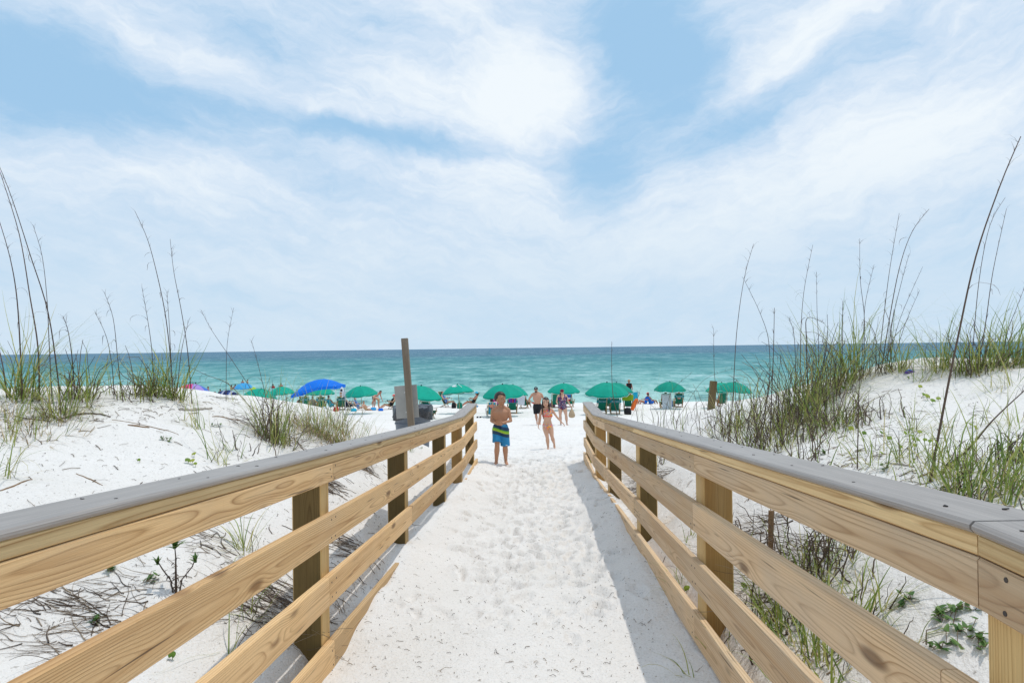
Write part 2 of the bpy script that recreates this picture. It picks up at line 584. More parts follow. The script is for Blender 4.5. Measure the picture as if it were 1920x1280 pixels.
def ground(x, y, Z=None):
    Z = ZSMOOTH if Z is None else Z
    i = int(min(max(np.searchsorted(GX, x) - 1, 0), len(GX) - 2)); j = int(min(max(np.searchsorted(GY, y) - 1, 0), len(GY) - 2))
    fx = min(max((x - GX[i]) / (GX[i + 1] - GX[i]), 0), 1); fy = min(max((y - GY[j]) / (GY[j + 1] - GY[j]), 0), 1)
    return float((Z[i, j] * (1 - fx) + Z[i + 1, j] * fx) * (1 - fy) + (Z[i, j + 1] * (1 - fx) + Z[i + 1, j + 1] * fx) * fy)


def hit(px, py, d0=1.3, d1=62.0):
    """where the sand is first met along that sight line"""
    d = d0
    prev = None
    while d < d1:
        p = at(px, py, d)
        if p.z <= ground(p.x, p.y):
            lo, hi = (prev or d), d
            for _ in range(14):
                mm = (lo + hi) / 2
                p = at(px, py, mm)
                if p.z <= ground(p.x, p.y): hi = mm
                else: lo = mm
            p = at(px, py, hi)
            return Vector((p.x, p.y, ground(p.x, p.y)))
        prev = d
        d += .03 + d * .008
    p = at(px, py, 46)
    return Vector((p.x, p.y, ground(p.x, p.y)))


def on(px, d, dz=0.0):
    """standing on the sand d metres ahead, under column px (any row: columns barely lean)"""
    p = at(px, 760, d)
    return Vector((p.x, p.y, ground(p.x, p.y) + dz))


def mat_sand():
    mt, nt, b = new_mat('white_quartz_sand')
    geo = nt.node('ShaderNodeNewGeometry')
    co = geo.outputs['Position']
    big = nt.noise(co, .9, 4, .6)
    midn = nt.noise(co, 9, 4, .6)
    col = nt.mix(nt.rng(big, .35, .7), (.84, .805, .77), (.785, .75, .71))
    col = nt.mix(nt.rng(midn, .55, .8, 0, .3), col, (.66, .63, .58))
    sp = nt.noise(co, 85, 3, .7)
    col = nt.mix(nt.rng(sp, .57, .70, 0, .62), col, (.42, .39, .35))
    sp2 = nt.noise(nt.vmath('ADD', co, (7, 3, 1)), 34, 2, .6)
    col = nt.mix(nt.rng(sp2, .67, .74, 0, .65), col, (.20, .16, .12))
    nt.put(b.inputs['Base Color'], col)
    b.inputs['Roughness'].default_value = .95
    b.inputs['Specular IOR Level'].default_value = .12
    g1 = nt.noise(co, 70, 4, .7); g2 = nt.noise(co, 18, 3, .6)
    h = nt.math('ADD', nt.math('MULTIPLY', g1, .55), g2)
    nt.put(b.inputs['Normal'], nt.bump(h, .8, .022))
    return mt


M['sand'] = mat_sand()


def build_ground():
    nx, ny = ZG.shape
    V = np.stack([XX, YY, ZG], -1).reshape(-1, 3).astype(np.float32)
    i, j = np.meshgrid(np.arange(nx - 1), np.arange(ny - 1), indexing='ij')
    a = (i * ny + j).ravel()
    Q = np.stack([a, a + ny, a + ny + 1, a + 1], -1).astype(np.int32)
    me = bpy.data.meshes.new('sand_ground')
    me.vertices.add(len(V)); me.vertices.foreach_set('co', V.ravel())
    me.loops.add(Q.size); me.loops.foreach_set('vertex_index', Q.ravel())
    me.polygons.add(len(Q)); me.polygons.foreach_set('loop_start', np.arange(0, Q.size, 4, dtype=np.int32))
    me.polygons.foreach_set('loop_total', np.full(len(Q), 4, dtype=np.int32))
    me.polygons.foreach_set('use_smooth', np.ones(len(Q), dtype=bool))
    me.materials.append(M['sand'])
    me.update(calc_edges=True)
    o = bpy.data.objects.new('sand_ground', me)
    COL.objects.link(o)
    tag(o, 'white sand of the dunes, walkway and beach', kind='structure')
    # inland sheet behind the eye so the sand does not stop short
    mb = MB()
    mb.add([(-600, -600, CZ - 1.6), (600, -600, CZ - 1.6), (600, -2.9, CZ - 1.6), (-600, -2.9, CZ - 1.6)], [(0, 1, 2, 3)])
    o = mb.build('inland_sand', M['sand']); tag(o, 'flat sand inland of the dunes', kind='structure')
    mb = MB()
    for s in (-1, 1):
        mb.add([(s * 89.5, -2.9, CZ - 1.9), (s * 900, -2.9, CZ - 1.9), (s * 900, 62, CZ - 5.2), (s * 89.5, 62, CZ - 5.2)], [(0, 1, 2, 3)] if s > 0 else [(3, 2, 1, 0)])
    o = mb.build('shore_sand', M['sand']); tag(o, 'sand of the shore running on to both sides', kind='structure')


build_ground()


# ------------------------------------------------------------------ sea
def mat_sea():
    mt, nt, b = new_mat('clear_gulf_water')
    geo = nt.node('ShaderNodeNewGeometry')
    pos = geo.outputs['Position']
    x, y, z = nt.sep(pos)
    # swell streaks of several lengths, stretched along the shore
    def streak(sx, sy, det, off, rough=.62):
        return nt.noise(nt.comb(nt.math('MULTIPLY', x, sx), nt.math('ADD', nt.math('MULTIPLY', y, sy), off), 0.0), 1.0, det, rough, .2)
    s1 = streak(.55, .42, 4, 0, .65); s2 = streak(.20, .095, 6, 9.0, .74); s3 = streak(.035, .016, 4, 4.0, .62)
    par = nt.math('DIVIDE', 55.0, nt.math('MAXIMUM', y, 20.0))
    big = nt.noise(nt.comb(nt.math('MULTIPLY', x, .004), nt.math('MULTIPLY', y, .012), 2.0), 1.0, 3)
    p2 = nt.math('ADD', par, nt.math('MULTIPLY', nt.math('SUBTRACT', big, .5), nt.math('ADD', nt.math('MULTIPLY', par, .35), .02)))
    p2 = nt.math('ADD', p2, nt.math('MULTIPLY', nt.math('SUBTRACT', s3, .5), nt.math('ADD', nt.math('MULTIPLY', par, .22), .02)))
    col = nt.ramp(p2, [(0, (.080, .150, .24)), (.06, (.082, .165, .245)), (.125, (.075, .165, .235)), (.165, (.066, .21, .255)), (.28, (.085, .265, .28)), (.45, (.128, .34, .335)),
                       (.62, (.205, .44, .415)), (.78, (.30, .53, .48)), (.95, (.41, .61, .555)), (1.0, (.50, .66, .60))])
    st = nt.math('ADD', nt.math('MULTIPLY', nt.math('SUBTRACT', s1, .5), nt.rng(y, 60, 220, .9, .3)), nt.math('ADD', nt.math('MULTIPLY', nt.math('SUBTRACT', s2, .5), 1.45), nt.math('MULTIPLY', nt.math('SUBTRACT', s3, .5), .5)))
    dark = nt.rng(st, -.22, -.01, 1, 0)
    light = nt.rng(st, .02, .30, 0, 1)
    col = nt.mix(nt.math('MULTIPLY', dark, .85), col, nt.mix(.75, col, (.012, .15, .165)))
    col = nt.mix(nt.math('MULTIPLY', light, .6), col, (.50, .69, .70))
    # thin foam where the swell runs out
    fo = nt.math('ADD', y, nt.math('MULTIPLY', nt.math('SUBTRACT', nt.noise(nt.comb(nt.math('MULTIPLY', x, .12), 0.0, 0.0), 1.0, 4, .6), .5), 3.0))
    foam = nt.math('MULTIPLY', nt.rng(fo, 55.0, 55.5, 1, 0), 1.0)
    fo2 = nt.math('ABSOLUTE', nt.math('SUBTRACT', fo, 63.0))
    br = nt.noise(nt.comb(nt.math('MULTIPLY', x, .10), nt.math('MULTIPLY', y, .02), 3.0), 1.0, 3)
    foam2 = nt.math('MULTIPLY', nt.rng(fo2, .0, .5, 1, 0), nt.rng(br, .60, .66, 0, 1))
    col = nt.mix(nt.math('MAXIMUM', nt.math('MULTIPLY', foam, .8), nt.math('MULTIPLY', foam2, .8)), col, (.85, .88, .87))
    dif = nt.node('ShaderNodeBsdfDiffuse'); nt.put(dif.inputs['Color'], col)
    glo = nt.node('ShaderNodeBsdfGlossy'); glo.inputs['Roughness'].default_value = .18
    glo.inputs['Color'].default_value = (.8, .95, 1, 1)
    h = nt.math('ADD', nt.math('MULTIPLY', s1, .35), nt.math('ADD', nt.math('MULTIPLY', s2, 1.6), nt.math('MULTIPLY', s3, 3.0)))
    bm = nt.bump(h, .8, 1.0)
    nt.put(dif.inputs['Normal'], bm); nt.put(glo.inputs['Normal'], bm)
    mx = nt.node('ShaderNodeMixShader'); mx.inputs[0].default_value = .10
    nt.l.new(dif.outputs[0], mx.inputs[1]); nt.l.new(glo.outputs[0], mx.inputs[2])
    out = [n for n in nt.n if n.type == 'OUTPUT_MATERIAL'][0]
    nt.l.new(mx.outputs[0], out.inputs['Surface'])
    nt.n.remove(b)
    return mt


M['sea'] = mat_sea()


def build_sea():
    xs = axis([(-9000, 3000), (-400, 60), (-60, 3), (-25, .5), (25, .5), (60, 3), (400, 60), (9000, 3000)])
    ys = axis([(50, .35), (75, .45), (110, 1.2), (200, 12), (1000, 120), (12000, 2500)])
    X, Y = np.meshgrid(xs, ys, indexing='ij')
    fade = smoothstep(54, 62, Y) * smoothstep(190, 90, Y) * smoothstep(380, 60, np.abs(X))
    ph = Y * .95 + vnoise(X * .05, Y * .05) * 5 + X * .02
    Z = fade * ((np.abs(np.sin(ph * .5)) ** .7 * -.16 + .1) + vnoise(X * .35, Y * 1.1) * .12 + vnoise(X * 1.1, Y * 2.3) * .05)
    nx, ny = X.shape
    V = np.stack([X, Y, Z], -1).reshape(-1, 3)
    i, j = np.meshgrid(np.arange(nx - 1), np.arange(ny - 1), indexing='ij')
    a = (i * ny + j).ravel()
    Q = np.stack([a, a + ny, a + ny + 1, a + 1], -1)
    me = bpy.data.meshes.new('sea_water')
    me.from_pydata(V.tolist(), [], Q.tolist())
    me.polygons.foreach_set('use_smooth', [True] * len(Q))
    me.materials.append(M['sea'])
    o = bpy.data.objects.new('sea_water', me); COL.objects.link(o)
    tag(o, 'turquoise sea turning deep blue towards the horizon', kind='structure')


build_sea()

# ------------------------------------------------------------------ sky, clouds, sun
SUN = Vector((.27, .05, 1)).normalized()
SUN_EL = math.asin(SUN.z); SUN_AZ = math.atan2(SUN.x, SUN.y)
EXPOSURE = -.45


def build_sky():
    wd = bpy.data.worlds.new('World'); SC.world = wd; wd.use_nodes = True
    nt = NT(wd.node_tree)
    bg = nt.n['Background']
    sky = nt.node('ShaderNodeTexSky', sky_type='NISHITA')
    sky.sun_disc = False; sky.sun_elevation = SUN_EL; sky.sun_rotation = SUN_AZ
    sky.air_density = 1.0; sky.dust_density = 1.2; sky.ozone_density = 2.5
    dv = nt.node('ShaderNodeTexCoord').outputs['Generated']
    dv = nt.vmath('NORMALIZE', dv)
    x, y, z = nt.sep(dv)
    az = nt.math('ARCTAN2', x, y); el = nt.math('ARCSINE', z)
    uv = nt.comb(az, el, 0.0)
    # wind-drawn warp of the cloud field
    wv = nt.noise(uv, 5.0, 4, .6, col=True)
    wv = nt.vmath('SUBTRACT', wv, (.5, .5, .5))
    wv2 = nt.vmath('SUBTRACT', nt.noise(uv, 17.0, 4, .6, col=True), (.5, .5, .5))
    wp = nt.vmath('ADD', nt.vmath('ADD', uv, nt.vmath('MULTIPLY', wv, (.15, .07, 0))), nt.vmath('MULTIPLY', wv2, (.055, .035, 0)))

    def pix(px, py):
        u = math.atan((px - 960) / F)
        return u, math.atan((652 - .0131 * (px - 960) - py) / F * math.cos(u))

    def blob(px, py, rx, ry, deg, wt):
        u, v = pix(px, py)
        mp = nt.node('ShaderNodeMapping', vector_type='TEXTURE')
        nt.put(mp.inputs['Vector'], wp)
        mp.inputs['Location'].default_value = (u, v, 0); mp.inputs['Rotation'].default_value = (0, 0, math.radians(deg))
        mp.inputs['Scale'].default_value = (rx / F * .9, ry / F * .9, 1)
        g = nt.node('ShaderNodeTexGradient', gradient_type='SPHERICAL')
        nt.put(g.inputs[0], mp.outputs[0])
        sm = nt.rng(g.outputs['Fac'], 0, 1, 0, wt, True)
        return sm

    D = nt.math('ADD', .60, 0.0)
    for b in [
        # clear gaps
        (90, 130, 420, 150, -8, -.50), (330, 215, 420, 70, -10, -.22), (700, 256, 420, 42, -6, -.52), (520, 95, 330, 70, -14, -.30), (1215, 120, 230, 320, 22, -.50), (1125, 330, 120, 150, 30, -.40), (1370, 250, 260, 75, 28, -.42),
        (1580, 110, 260, 60, 25, -.26), (1240, 60, 200, 160, 0, -.25), (620, 345, 260, 36, -12, -.16), (500, 560, 150, 40, 0, -.16), (130, 260, 330, 60, 0, -.16), (1640, 400, 160, 40, 20, -.08),
        # cloud banks
        (800, 170, 480, 110, -6, .34), (1000, 190, 190, 210, -60, .40), (880, 40, 260, 120, -40, .26), (330, 80, 250, 50, -12, .26), (330, 330, 520, 110, -6, .30), (900, 350, 320, 110, -8, .26),
        (1500, 350, 480, 150, 14, .45), (1290, 320, 180, 90, 24, .30), (1530, 70, 360, 80, 28, .36), (1800, 200, 320, 200, 20, .22), (1000, 480, 900, 150, 0, .18), (250, 620, 700, 90, 0, .06)]:
        D = nt.math('ADD', D, blob(*b))
    f1 = nt.noise(nt.vmath('MULTIPLY', wp, (3.2, 7.5, 1)), 1.0, 6, .58)
    f2 = nt.noise(nt.vmath('MULTIPLY', nt.vmath('ADD', wp, (3.3, 1.7, 0)), (14, 30, 1)), 1.0, 5, .62)
    D = nt.math('ADD', D, nt.math('MULTIPLY', nt.math('SUBTRACT', f1, .5), .75))
    D = nt.math('ADD', D, nt.math('MULTIPLY', nt.math('SUBTRACT', f2, .5), .34))
    f3 = nt.noise(nt.vmath('MULTIPLY', nt.vmath('ADD', wp, (5.1, 9.7, 0)), (30, 85, 1)), 1.0, 6, .68)
    D = nt.math('ADD', D, nt.math('MULTIPLY', nt.math('SUBTRACT', f3, .5), nt.rng(D, .1, .6, .16, .36)))
    # long cirrus streaks fanning out from the gap
    wx, wy, wz = nt.sep(wp)
    vv = nt.math('SUBTRACT', wy, nt.math('MULTIPLY', nt.math('ABSOLUTE', nt.math('SUBTRACT', wx, .10)), .36))
    f4 = nt.noise(nt.comb(nt.math('MULTIPLY', wx, 7.0), nt.math('MULTIPLY', vv, 42.0), 1.3), 1.0, 6, .64)
    D = nt.math('ADD', D, nt.math('MULTIPLY', nt.math('SUBTRACT', f4, .48), .62))
    cov = nt.rng(D, .08, .86, 0.0, 1.0, True)
    thick = nt.rng(D, .62, 1.15, 0.0, 1.0, True)
    low = nt.rng(el, 0.0, .30, 1.0, 0.0, True)
    blue = nt.mix(.85, sky.outputs[0], (5.4, 8.9, 12.5))
    cloud = nt.mix(thick, (9.3, 10.9, 12.8), (12.0, 12.9, 13.6))
    cloud = nt.mix(nt.math('MULTIPLY', low, .85), cloud, (8.7, 10.6, 12.3))
    blue = nt.mix(nt.math('MULTIPLY', low, .85), blue, (7.7, 10.1, 12.3))
    nt.put(bg.inputs['Color'], nt.mix(cov, blue, cloud))
    bg.inputs['Strength'].default_value = .10
    ld = bpy.data.lights.new('sun', 'SUN'); ld.energy = 2.6; ld.angle = math.radians(.53); ld.color = (1, .955, .88)
    lo = bpy.data.objects.new('sun', ld); COL.objects.link(lo)
    lo.rotation_euler = SUN.to_track_quat('Z', 'Y').to_euler(); lo.location = (10, 10, 40)
    vs = SC.view_settings
    vs.view_transform = 'Standard'; vs.look = 'None'; vs.exposure = EXPOSURE; vs.gamma = 1; vs.use_curve_mapping = False


build_sky()

# ------------------------------------------------------------------ the two handrails
POSTS = [-1.0, 1.068, 3.28, 5.36, 7.64, 9.33, 11.1]


def rail_x(d, s, inset=0.0):
    """inner face of the posts, s = -1 left / +1 right; inset towards the walkway"""
    return float(mid_x(d)) + s * (HALF - inset)


def run(name, s, y0, y1, inset, thick, top, height, mats, root, label=None, step=.35, shift=None, bevel=.004, tcoff=0):
    """one board following the ramp: inner face at inset, top edge 'top' below the cap's top"""
    n = max(2, int((y1 - y0) / step) + 1)
    ys = list(np.linspace(y0, y1, n))
    for k in (1.2, 9.25):
        if y0 + .05 < k < y1 - .05: ys += [k - .03, k, k + .03]
    ys = sorted(ys)
    mb = MB(); rings = []; T = []
    L = 0
    b = bevel
    for i, y in enumerate(ys):
        if i: L += ys[i] - ys[i - 1]
        z = CZ - float(rail_drop(y, s)) - top + (shift(y) if shift else 0)
        xi = rail_x(y, s, inset)
        xo = xi + s * thick
        ring = [(xi + s * b, z), (xi, z - b), (xi, z - height + b), (xi + s * b, z - height), (xo - s * b, z - height), (xo, z - height + b), (xo, z - b), (xo - s * b, z)]
        if s < 0: ring = ring[::-1]
        rings.append([Vector((a, y, c)) for a, c in ring])
        for a, c in ring:
            T.append((L + tcoff, c - z + height / 2, (a - xi) * s - thick / 2))
    V = [p for r in rings for p in r]; k = 8; Fc = []
    for i in range(len(rings) - 1):
        for j in range(k):
            q2 = (j + 1) % k
            Fc.append((i * k + j, i * k + q2, i * k + k + q2, i * k + k + j))
    Fc.append(tuple(range(k - 1, -1, -1))); Fc.append(tuple((len(rings) - 1) * k + j for j in range(k)))
    mb.add(V, [f[::-1] for f in Fc], T)
    o = mb.build(name, mats, root)
    if label: o['label'] = label
    return o


def railing(s):
    side = 'left' if s < 0 else 'right'
    base = Vector((rail_x(3.28, s), 3.28, ground(rail_x(3.28, s) + s * .07, 3.28)))
    root = thing('boardwalk_railing',
                 'sunlit pine railing with grey cap, on the side of the grey sign' if s < 0 else
                 'pine railing with grey cap casting its shadow onto the walkway', 'railing', base)
    pine = M['pine'] if s < 0 else M['pine_grey']
    for i, d in enumerate(POSTS):
        x = rail_x(d, s); zt = CZ - float(rail_drop(d, s)) - .062
        if d < 9.25: zt -= .0745 * .0
        zb = ground(x + s * .07, d) - .45
        mb = MB()
        # camera-facing and far faces have shade painted into the wood colour, others plain
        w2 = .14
        X0, X1 = (x, x + s * w2) if s > 0 else (x + s * w2, x)
        Y0, Y1 = d, d + w2
        ztb = zt - (.0745 * w2 if 1.2 < d < 9.2 else 0)
        cc = Vector(((X0 + X1) / 2, (Y0 + Y1) / 2, 0))
        def tcs(vs): return [(p[2], p[0] - cc.x, p[1] - cc.y) for p in vs]
        def tcs2(vs): return [(p[2], p[1] - cc.y, p[0] - cc.x) for p in vs]
        b = .006
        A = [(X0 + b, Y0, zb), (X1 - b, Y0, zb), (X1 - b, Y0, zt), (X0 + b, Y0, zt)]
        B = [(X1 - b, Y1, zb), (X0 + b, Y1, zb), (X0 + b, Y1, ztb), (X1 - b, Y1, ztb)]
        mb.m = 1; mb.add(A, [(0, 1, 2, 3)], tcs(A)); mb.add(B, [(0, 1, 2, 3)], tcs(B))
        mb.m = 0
        C = [(X0, Y1 - b, zb), (X0, Y0 + b, zb), (X0, Y0 + b, zt), (X0, Y1 - b, ztb)]
        D = [(X1, Y0 + b, zb), (X1, Y1 - b, zb), (X1, Y1 - b, ztb), (X1, Y0 + b, zt)]
        for Q in (C, D): mb.add(Q, [(0, 1, 2, 3)], tcs2(Q))
        for Q in ([(X0, Y0 + b, zb), (X0 + b, Y0, zb), (X0 + b, Y0, zt), (X0, Y0 + b, zt)], [(X1 - b, Y0, zb), (X1, Y0 + b, zb), (X1, Y0 + b, zt), (X1 - b, Y0, zt)],
                  [(X0 + b, Y1, zb), (X0, Y1 - b, zb), (X0, Y1 - b, ztb), (X0 + b, Y1, ztb)], [(X1, Y1 - b, zb), (X1 - b, Y1, zb), (X1 - b, Y1, ztb), (X1, Y1 - b, ztb)]):
            mb.add(Q, [(0, 1, 2, 3)], tcs2(Q))
        tp = [(X0 + b, Y0, zt), (X1 - b, Y0, zt), (X1, Y0 + b, zt), (X1, Y1 - b, ztb), (X1 - b, Y1, ztb), (X0 + b, Y1, ztb), (X0, Y1 - b, ztb), (X0, Y0 + b, zt)]
        mb.add(tp, [tuple(range(8))], tcs(tp))
        po = mb.build('post', [M['post'], M['post'] if s > 0 and i == 1 else (M['post_gold'] if (s > 0 and i in (2, 5)) or (s < 0 and i == 5) else M['post_shade_face'])], root)
        if s > 0 and i == 2:
            kb = MB(); kb.tube([(x + .073, d - .002, 3.62 + .012), (x + .073, d + .02, 3.62 + .012)], [.013, .013], 12)
            kb.build('knot', M['screw'], po)
    # boards, broken at different posts as on the spot
    g = .0015
    made = []
    def series(name, breaks, **kw):
        for a, b2 in zip(breaks[:-1], breaks[1:]):
            made.append((a, b2, run(name, s, a + g, b2 - g, root=root, **kw), kw['top'], kw['height']))
    n0 = -1.6
    pm = 0.07
    if s > 0:
        tr = [n0, 1.175, 5.36 + pm, 9.33 + pm, 11.27]; tb = [n0, 1.175, 3.28 + pm * .3, 7.64 + pm, 9.33 + pm, 11.27]
        mdl = [n0, 1.22 + pm, 3.28 + pm, 7.64 + pm, 9.33 + pm, 11.3]; lw = [n0, 1.22 + pm, 5.36 + pm, 7.9, 9.33 + pm, 11.28]
    else:
        tr = [n0, 1.175, 5.6, 9.33 + pm, 11.27]; tb = [n0, 1.175, 3.28 + pm, 7.64 + pm, 9.33 + pm, 11.27]
        mdl = [n0, 1.22 + pm, 5.36 + pm, 9.33 + pm, 11.33]; lw = [n0, 1.22 + pm, 3.28, 5.36 + pm, 9.33 + pm, 11.36]
    series('rail_trim', tr, inset=.038, thick=.089, top=.0215, height=.0385, mats=M['trim'])
    series('upper_board', tb, inset=.0385, thick=.037, top=.0625, height=.089, mats=pine)
    series('middle_board', mdl, inset=.0385, thick=.037, top=.30 if s > 0 else .307, height=.14, mats=pine)
    series('lower_board', lw, inset=.0385, thick=.037, top=.58 if s > 0 else .603, height=.14, mats=pine)
    series('kick_board', [n0, 1.22 + pm, 3.28 + pm, 5.36 - .3, 7.64, 11.4], inset=.0385, thick=.037, top=.84 if s > 0 else .925, height=.14, mats=pine)
    # paired screws where a board crosses a post
    for a, b2, ob, top, hh in made:
        if hh < .08: continue
        for d in POSTS[1:]:
            for yy in (d + .035, d + .105):
                if not (a + .02 < yy < b2 - .02): continue
                for zo in (-.27, .27):
                    if random.random() < .12: continue
                    y2 = yy + random.uniform(-.012, .012)
                    xx = rail_x(y2, s, .0385); zz = CZ - float(rail_drop(y2, s)) - top - hh / 2 + zo * hh + random.uniform(-.008, .008)
                    mb = MB(); mb.tube([(xx + s * .004, y2, zz), (xx - s * .0012, y2, zz)], [.0046, .0046], 8)
                    mb.build('screw_head', M['screw'], ob)
    # grey cap with rounded edges and screw heads
    for a, b2 in zip([n0, 1.175, 5.9, 9.26], [1.175, 5.9, 9.26, 11.3]):
        c = run('cap_board', s, a + .003, b2 - .003, inset=.050, thick=.168, top=0.0, height=.0205, mats=M['cap'], root=root, bevel=.007)
        y = max(a, .6) + .12
        while y < b2:
            for k in (.045, .125):
                yy = y + random.uniform(-.03, .03)
                if random.random() < .12: continue
                xx = rail_x(yy, s, .047) + s * (k + random.uniform(-.008, .008))
                zz = CZ - float(rail_drop(yy, s))
                mb = MB(); mb.tube([(xx, yy, zz - .004), (xx, yy, zz + .0012)], [.0042, .0042], 8)
                if random.random() < .5: mb.box((xx + random.uniform(-.006, .006), yy, zz + .001), (.010, .003, .002), Matrix.Rotation(random.uniform(0, 3), 3, 'Z'))
                so = mb.build('screw_head', M['screw'], c)
            y += .41
    return root


M['post_gold'] = wood('golden_post_shaded_face', (.42, .25, .085), (.27, .14, .04), ring=.006, pith=(.015, .03), knots=False)  # golden tone is the wood's own, darkened further as painted shade
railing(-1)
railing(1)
# ------------------------------------------------------------------ plants
def mat_blade(name, stops, trans=.36):
    mt, nt, b = new_mat(name)
    r = nt.attr('rnd', 'Fac')
    co = obj_co(nt)
    n = nt.noise(co, 14, 3)
    f = nt.math('ADD', r, nt.math('MULTIPLY', nt.math('SUBTRACT', n, .5), .35), clamp=True)
    col = nt.ramp(f, stops)
    nt.put(b.inputs['Base Color'], col)
    b.inputs['Roughness'].default_value = .5
    b.inputs['Specular IOR Level'].default_value = .3
    tr = nt.node('ShaderNodeBsdfTranslucent'); nt.put(tr.inputs['Color'], col)
    mx = nt.node('ShaderNodeMixShader'); mx.inputs[0].default_value = trans
    out = [q for q in nt.n if q.type == 'OUTPUT_MATERIAL'][0]
    nt.l.new(b.outputs[0], mx.inputs[1]); nt.l.new(tr.outputs[0], mx.inputs[2]); nt.l.new(mx.outputs[0], out.inputs[0])
    return mt


M['blade'] = mat_blade('sea_oat_blade', [(0, (.11, .185, .038)), (.3, (.21, .29, .055)), (.55, (.34, .38, .09)), (.75, (.48, .43, .16)), (1, (.58, .45, .24))])
M['dead'] = mat_blade('dead_grass', [(0, (.055, .036, .026)), (.4, (.14, .098, .068)), (.7, (.29, .22, .15)), (1, (.48, .38, .26))], .08)
M['straw'] = mat_blade('straw_grass', [(0, (.22, .15, .07)), (.5, (.40, .28, .13)), (1, (.55, .43, .24))], .15)
M['culm'] = mat_blade('dry_culm', [(0, (.050, .032, .024)), (.5, (.12, .075, .05)), (1, (.27, .19, .10))], 0.0)
M['leaf'] = mat_blade('round_leaf', [(0, (.11, .20, .025)), (.5, (.20, .30, .035)), (1, (.38, .40, .06))], .3)
M['herb'] = mat_blade('herb_leaf', [(0, (.055, .13, .03)), (.5, (.10, .20, .045)), (1, (.20, .29, .08))], .25)


def bend(base, az, tilt0, length, droop, n=7, wob=0.0):
    """points of a blade that leaves its base at tilt0 from the vertical and droops along its length"""
    pts = [Vector(base)]; p = Vector(base); st = length / (n - 1)
    for i in range(1, n):
        t = i / (n - 1)
        a = tilt0 + droop * t ** 1.6
        az2 = az + wob * math.sin(t * 4)
        p = p + Vector((math.sin(a) * math.cos(az2), math.sin(a) * math.sin(az2), math.cos(a))) * st
        pts.append(p.copy())
    return pts


def gz(p):
    return ground(p.x, p.y)


def keep_up(pts, lift=.006):
    for p in pts:
        g = gz(p) + lift
        if p.z < g: p.z = g
    return pts


def leaves(mb, c, n, h, spread, tilt=(.05, .55), droop=(.2, 1.3), w=(.003, .007), rnd=(0, .7), lean=None, wob=.2):
    for i in range(n):
        a = random.uniform(0, 6.283)
        r = spread * random.random() ** .7
        b = Vector((c.x + r * math.cos(a), c.y + r * math.sin(a), 0)); b.z = ground(b.x, b.y) - .015
        az = a + random.gauss(0, .7)
        if lean is not None and random.random() < .75: az = lean + random.gauss(0, .5)
        L = h * (.45 + .85 * random.random() ** 1.2)
        t0 = random.uniform(*tilt); dr = random.uniform(*droop)
        mb.r = random.uniform(*rnd)
        ww = random.uniform(*w)
        pts = keep_up(bend(b, az, t0, L, dr, 7, random.gauss(0, wob)))
        sd = Vector((-math.sin(az), math.cos(az), 0))
        # blades twist: turn the ribbon part way to the side
        sd = (sd + Vector((math.cos(az), math.sin(az), .3)) * random.gauss(0, .5)).normalized()
        mb.blade(pts, ww, sd)


def twigs(mb, c, n, h, spread, rnd=(0, .6), r0=(.0012, .003), up=.5, flow=None):
    """dead bent stems with kinks and curled ends"""
    allp = []
    for i in range(n):
        a = random.uniform(0, 6.283); r = spread * random.random() ** .7
        b = Vector((c.x + r * math.cos(a), c.y + r * math.sin(a), 0)); b.z = ground(b.x, b.y) - .01
        L = h * random.uniform(.35, 1.05); az = random.uniform(0, 6.283)
        tl = abs(random.gauss(0, .45)) * (2 - 1.5 * up)
        k = random.randint(5, 8); p = b.copy(); pts = [p.copy()]
        curl = random.random() < .35
        for j in range(k):
            tl2 = tl + random.gauss(0, .18) + (1.6 * (j / k) ** 2 if curl else .35 * j / k)
            az += random.gauss(0, .3) + (.5 if curl and j > k // 2 else 0)
            p = p + Vector((math.sin(tl2) * math.cos(az), math.sin(tl2) * math.sin(az), math.cos(tl2))) * (L / k)
            pts.append(p.copy())
        if flow is not None:        # wind-laid runners all streaming one way
            p = b.copy(); pts = [p.copy()]; az = flow + random.gauss(0, .45); tl = random.uniform(.9, 1.6); k = 8
            for j in range(k):
                az += random.gauss(0, .16); tl = min(1.75, tl + random.gauss(.06, .12))
                p = p + Vector((math.sin(tl) * math.cos(az), math.sin(tl) * math.sin(az), math.cos(tl))) * (L / k)
                pts.append(p.copy())
        mb.r = random.uniform(*rnd)
        R = random.uniform(*r0)
        mb.tube(keep_up(pts, .004), [R * (1 - .6 * j / k) for j in range(k + 1)], 4, cap=False)
        allp += pts[2:-1]
    return allp


def curl_leaf(mb, p, L):
    az = random.uniform(0, 6.283); pts = [p.copy()]; t = random.uniform(.3, 1.2); q = p.copy()
    for j in range(6):
        t += random.uniform(.1, .75); az += random.gauss(0, .35)
        q = q + Vector((math.sin(t) * math.cos(az), math.sin(t) * math.sin(az), math.cos(t))) * (L / 6)
        pts.append(q.copy())
    mb.r = random.uniform(0, .5)
    mb.blade(pts, random.uniform(.003, .006), Vector((-math.sin(az), math.cos(az), .2)).normalized())


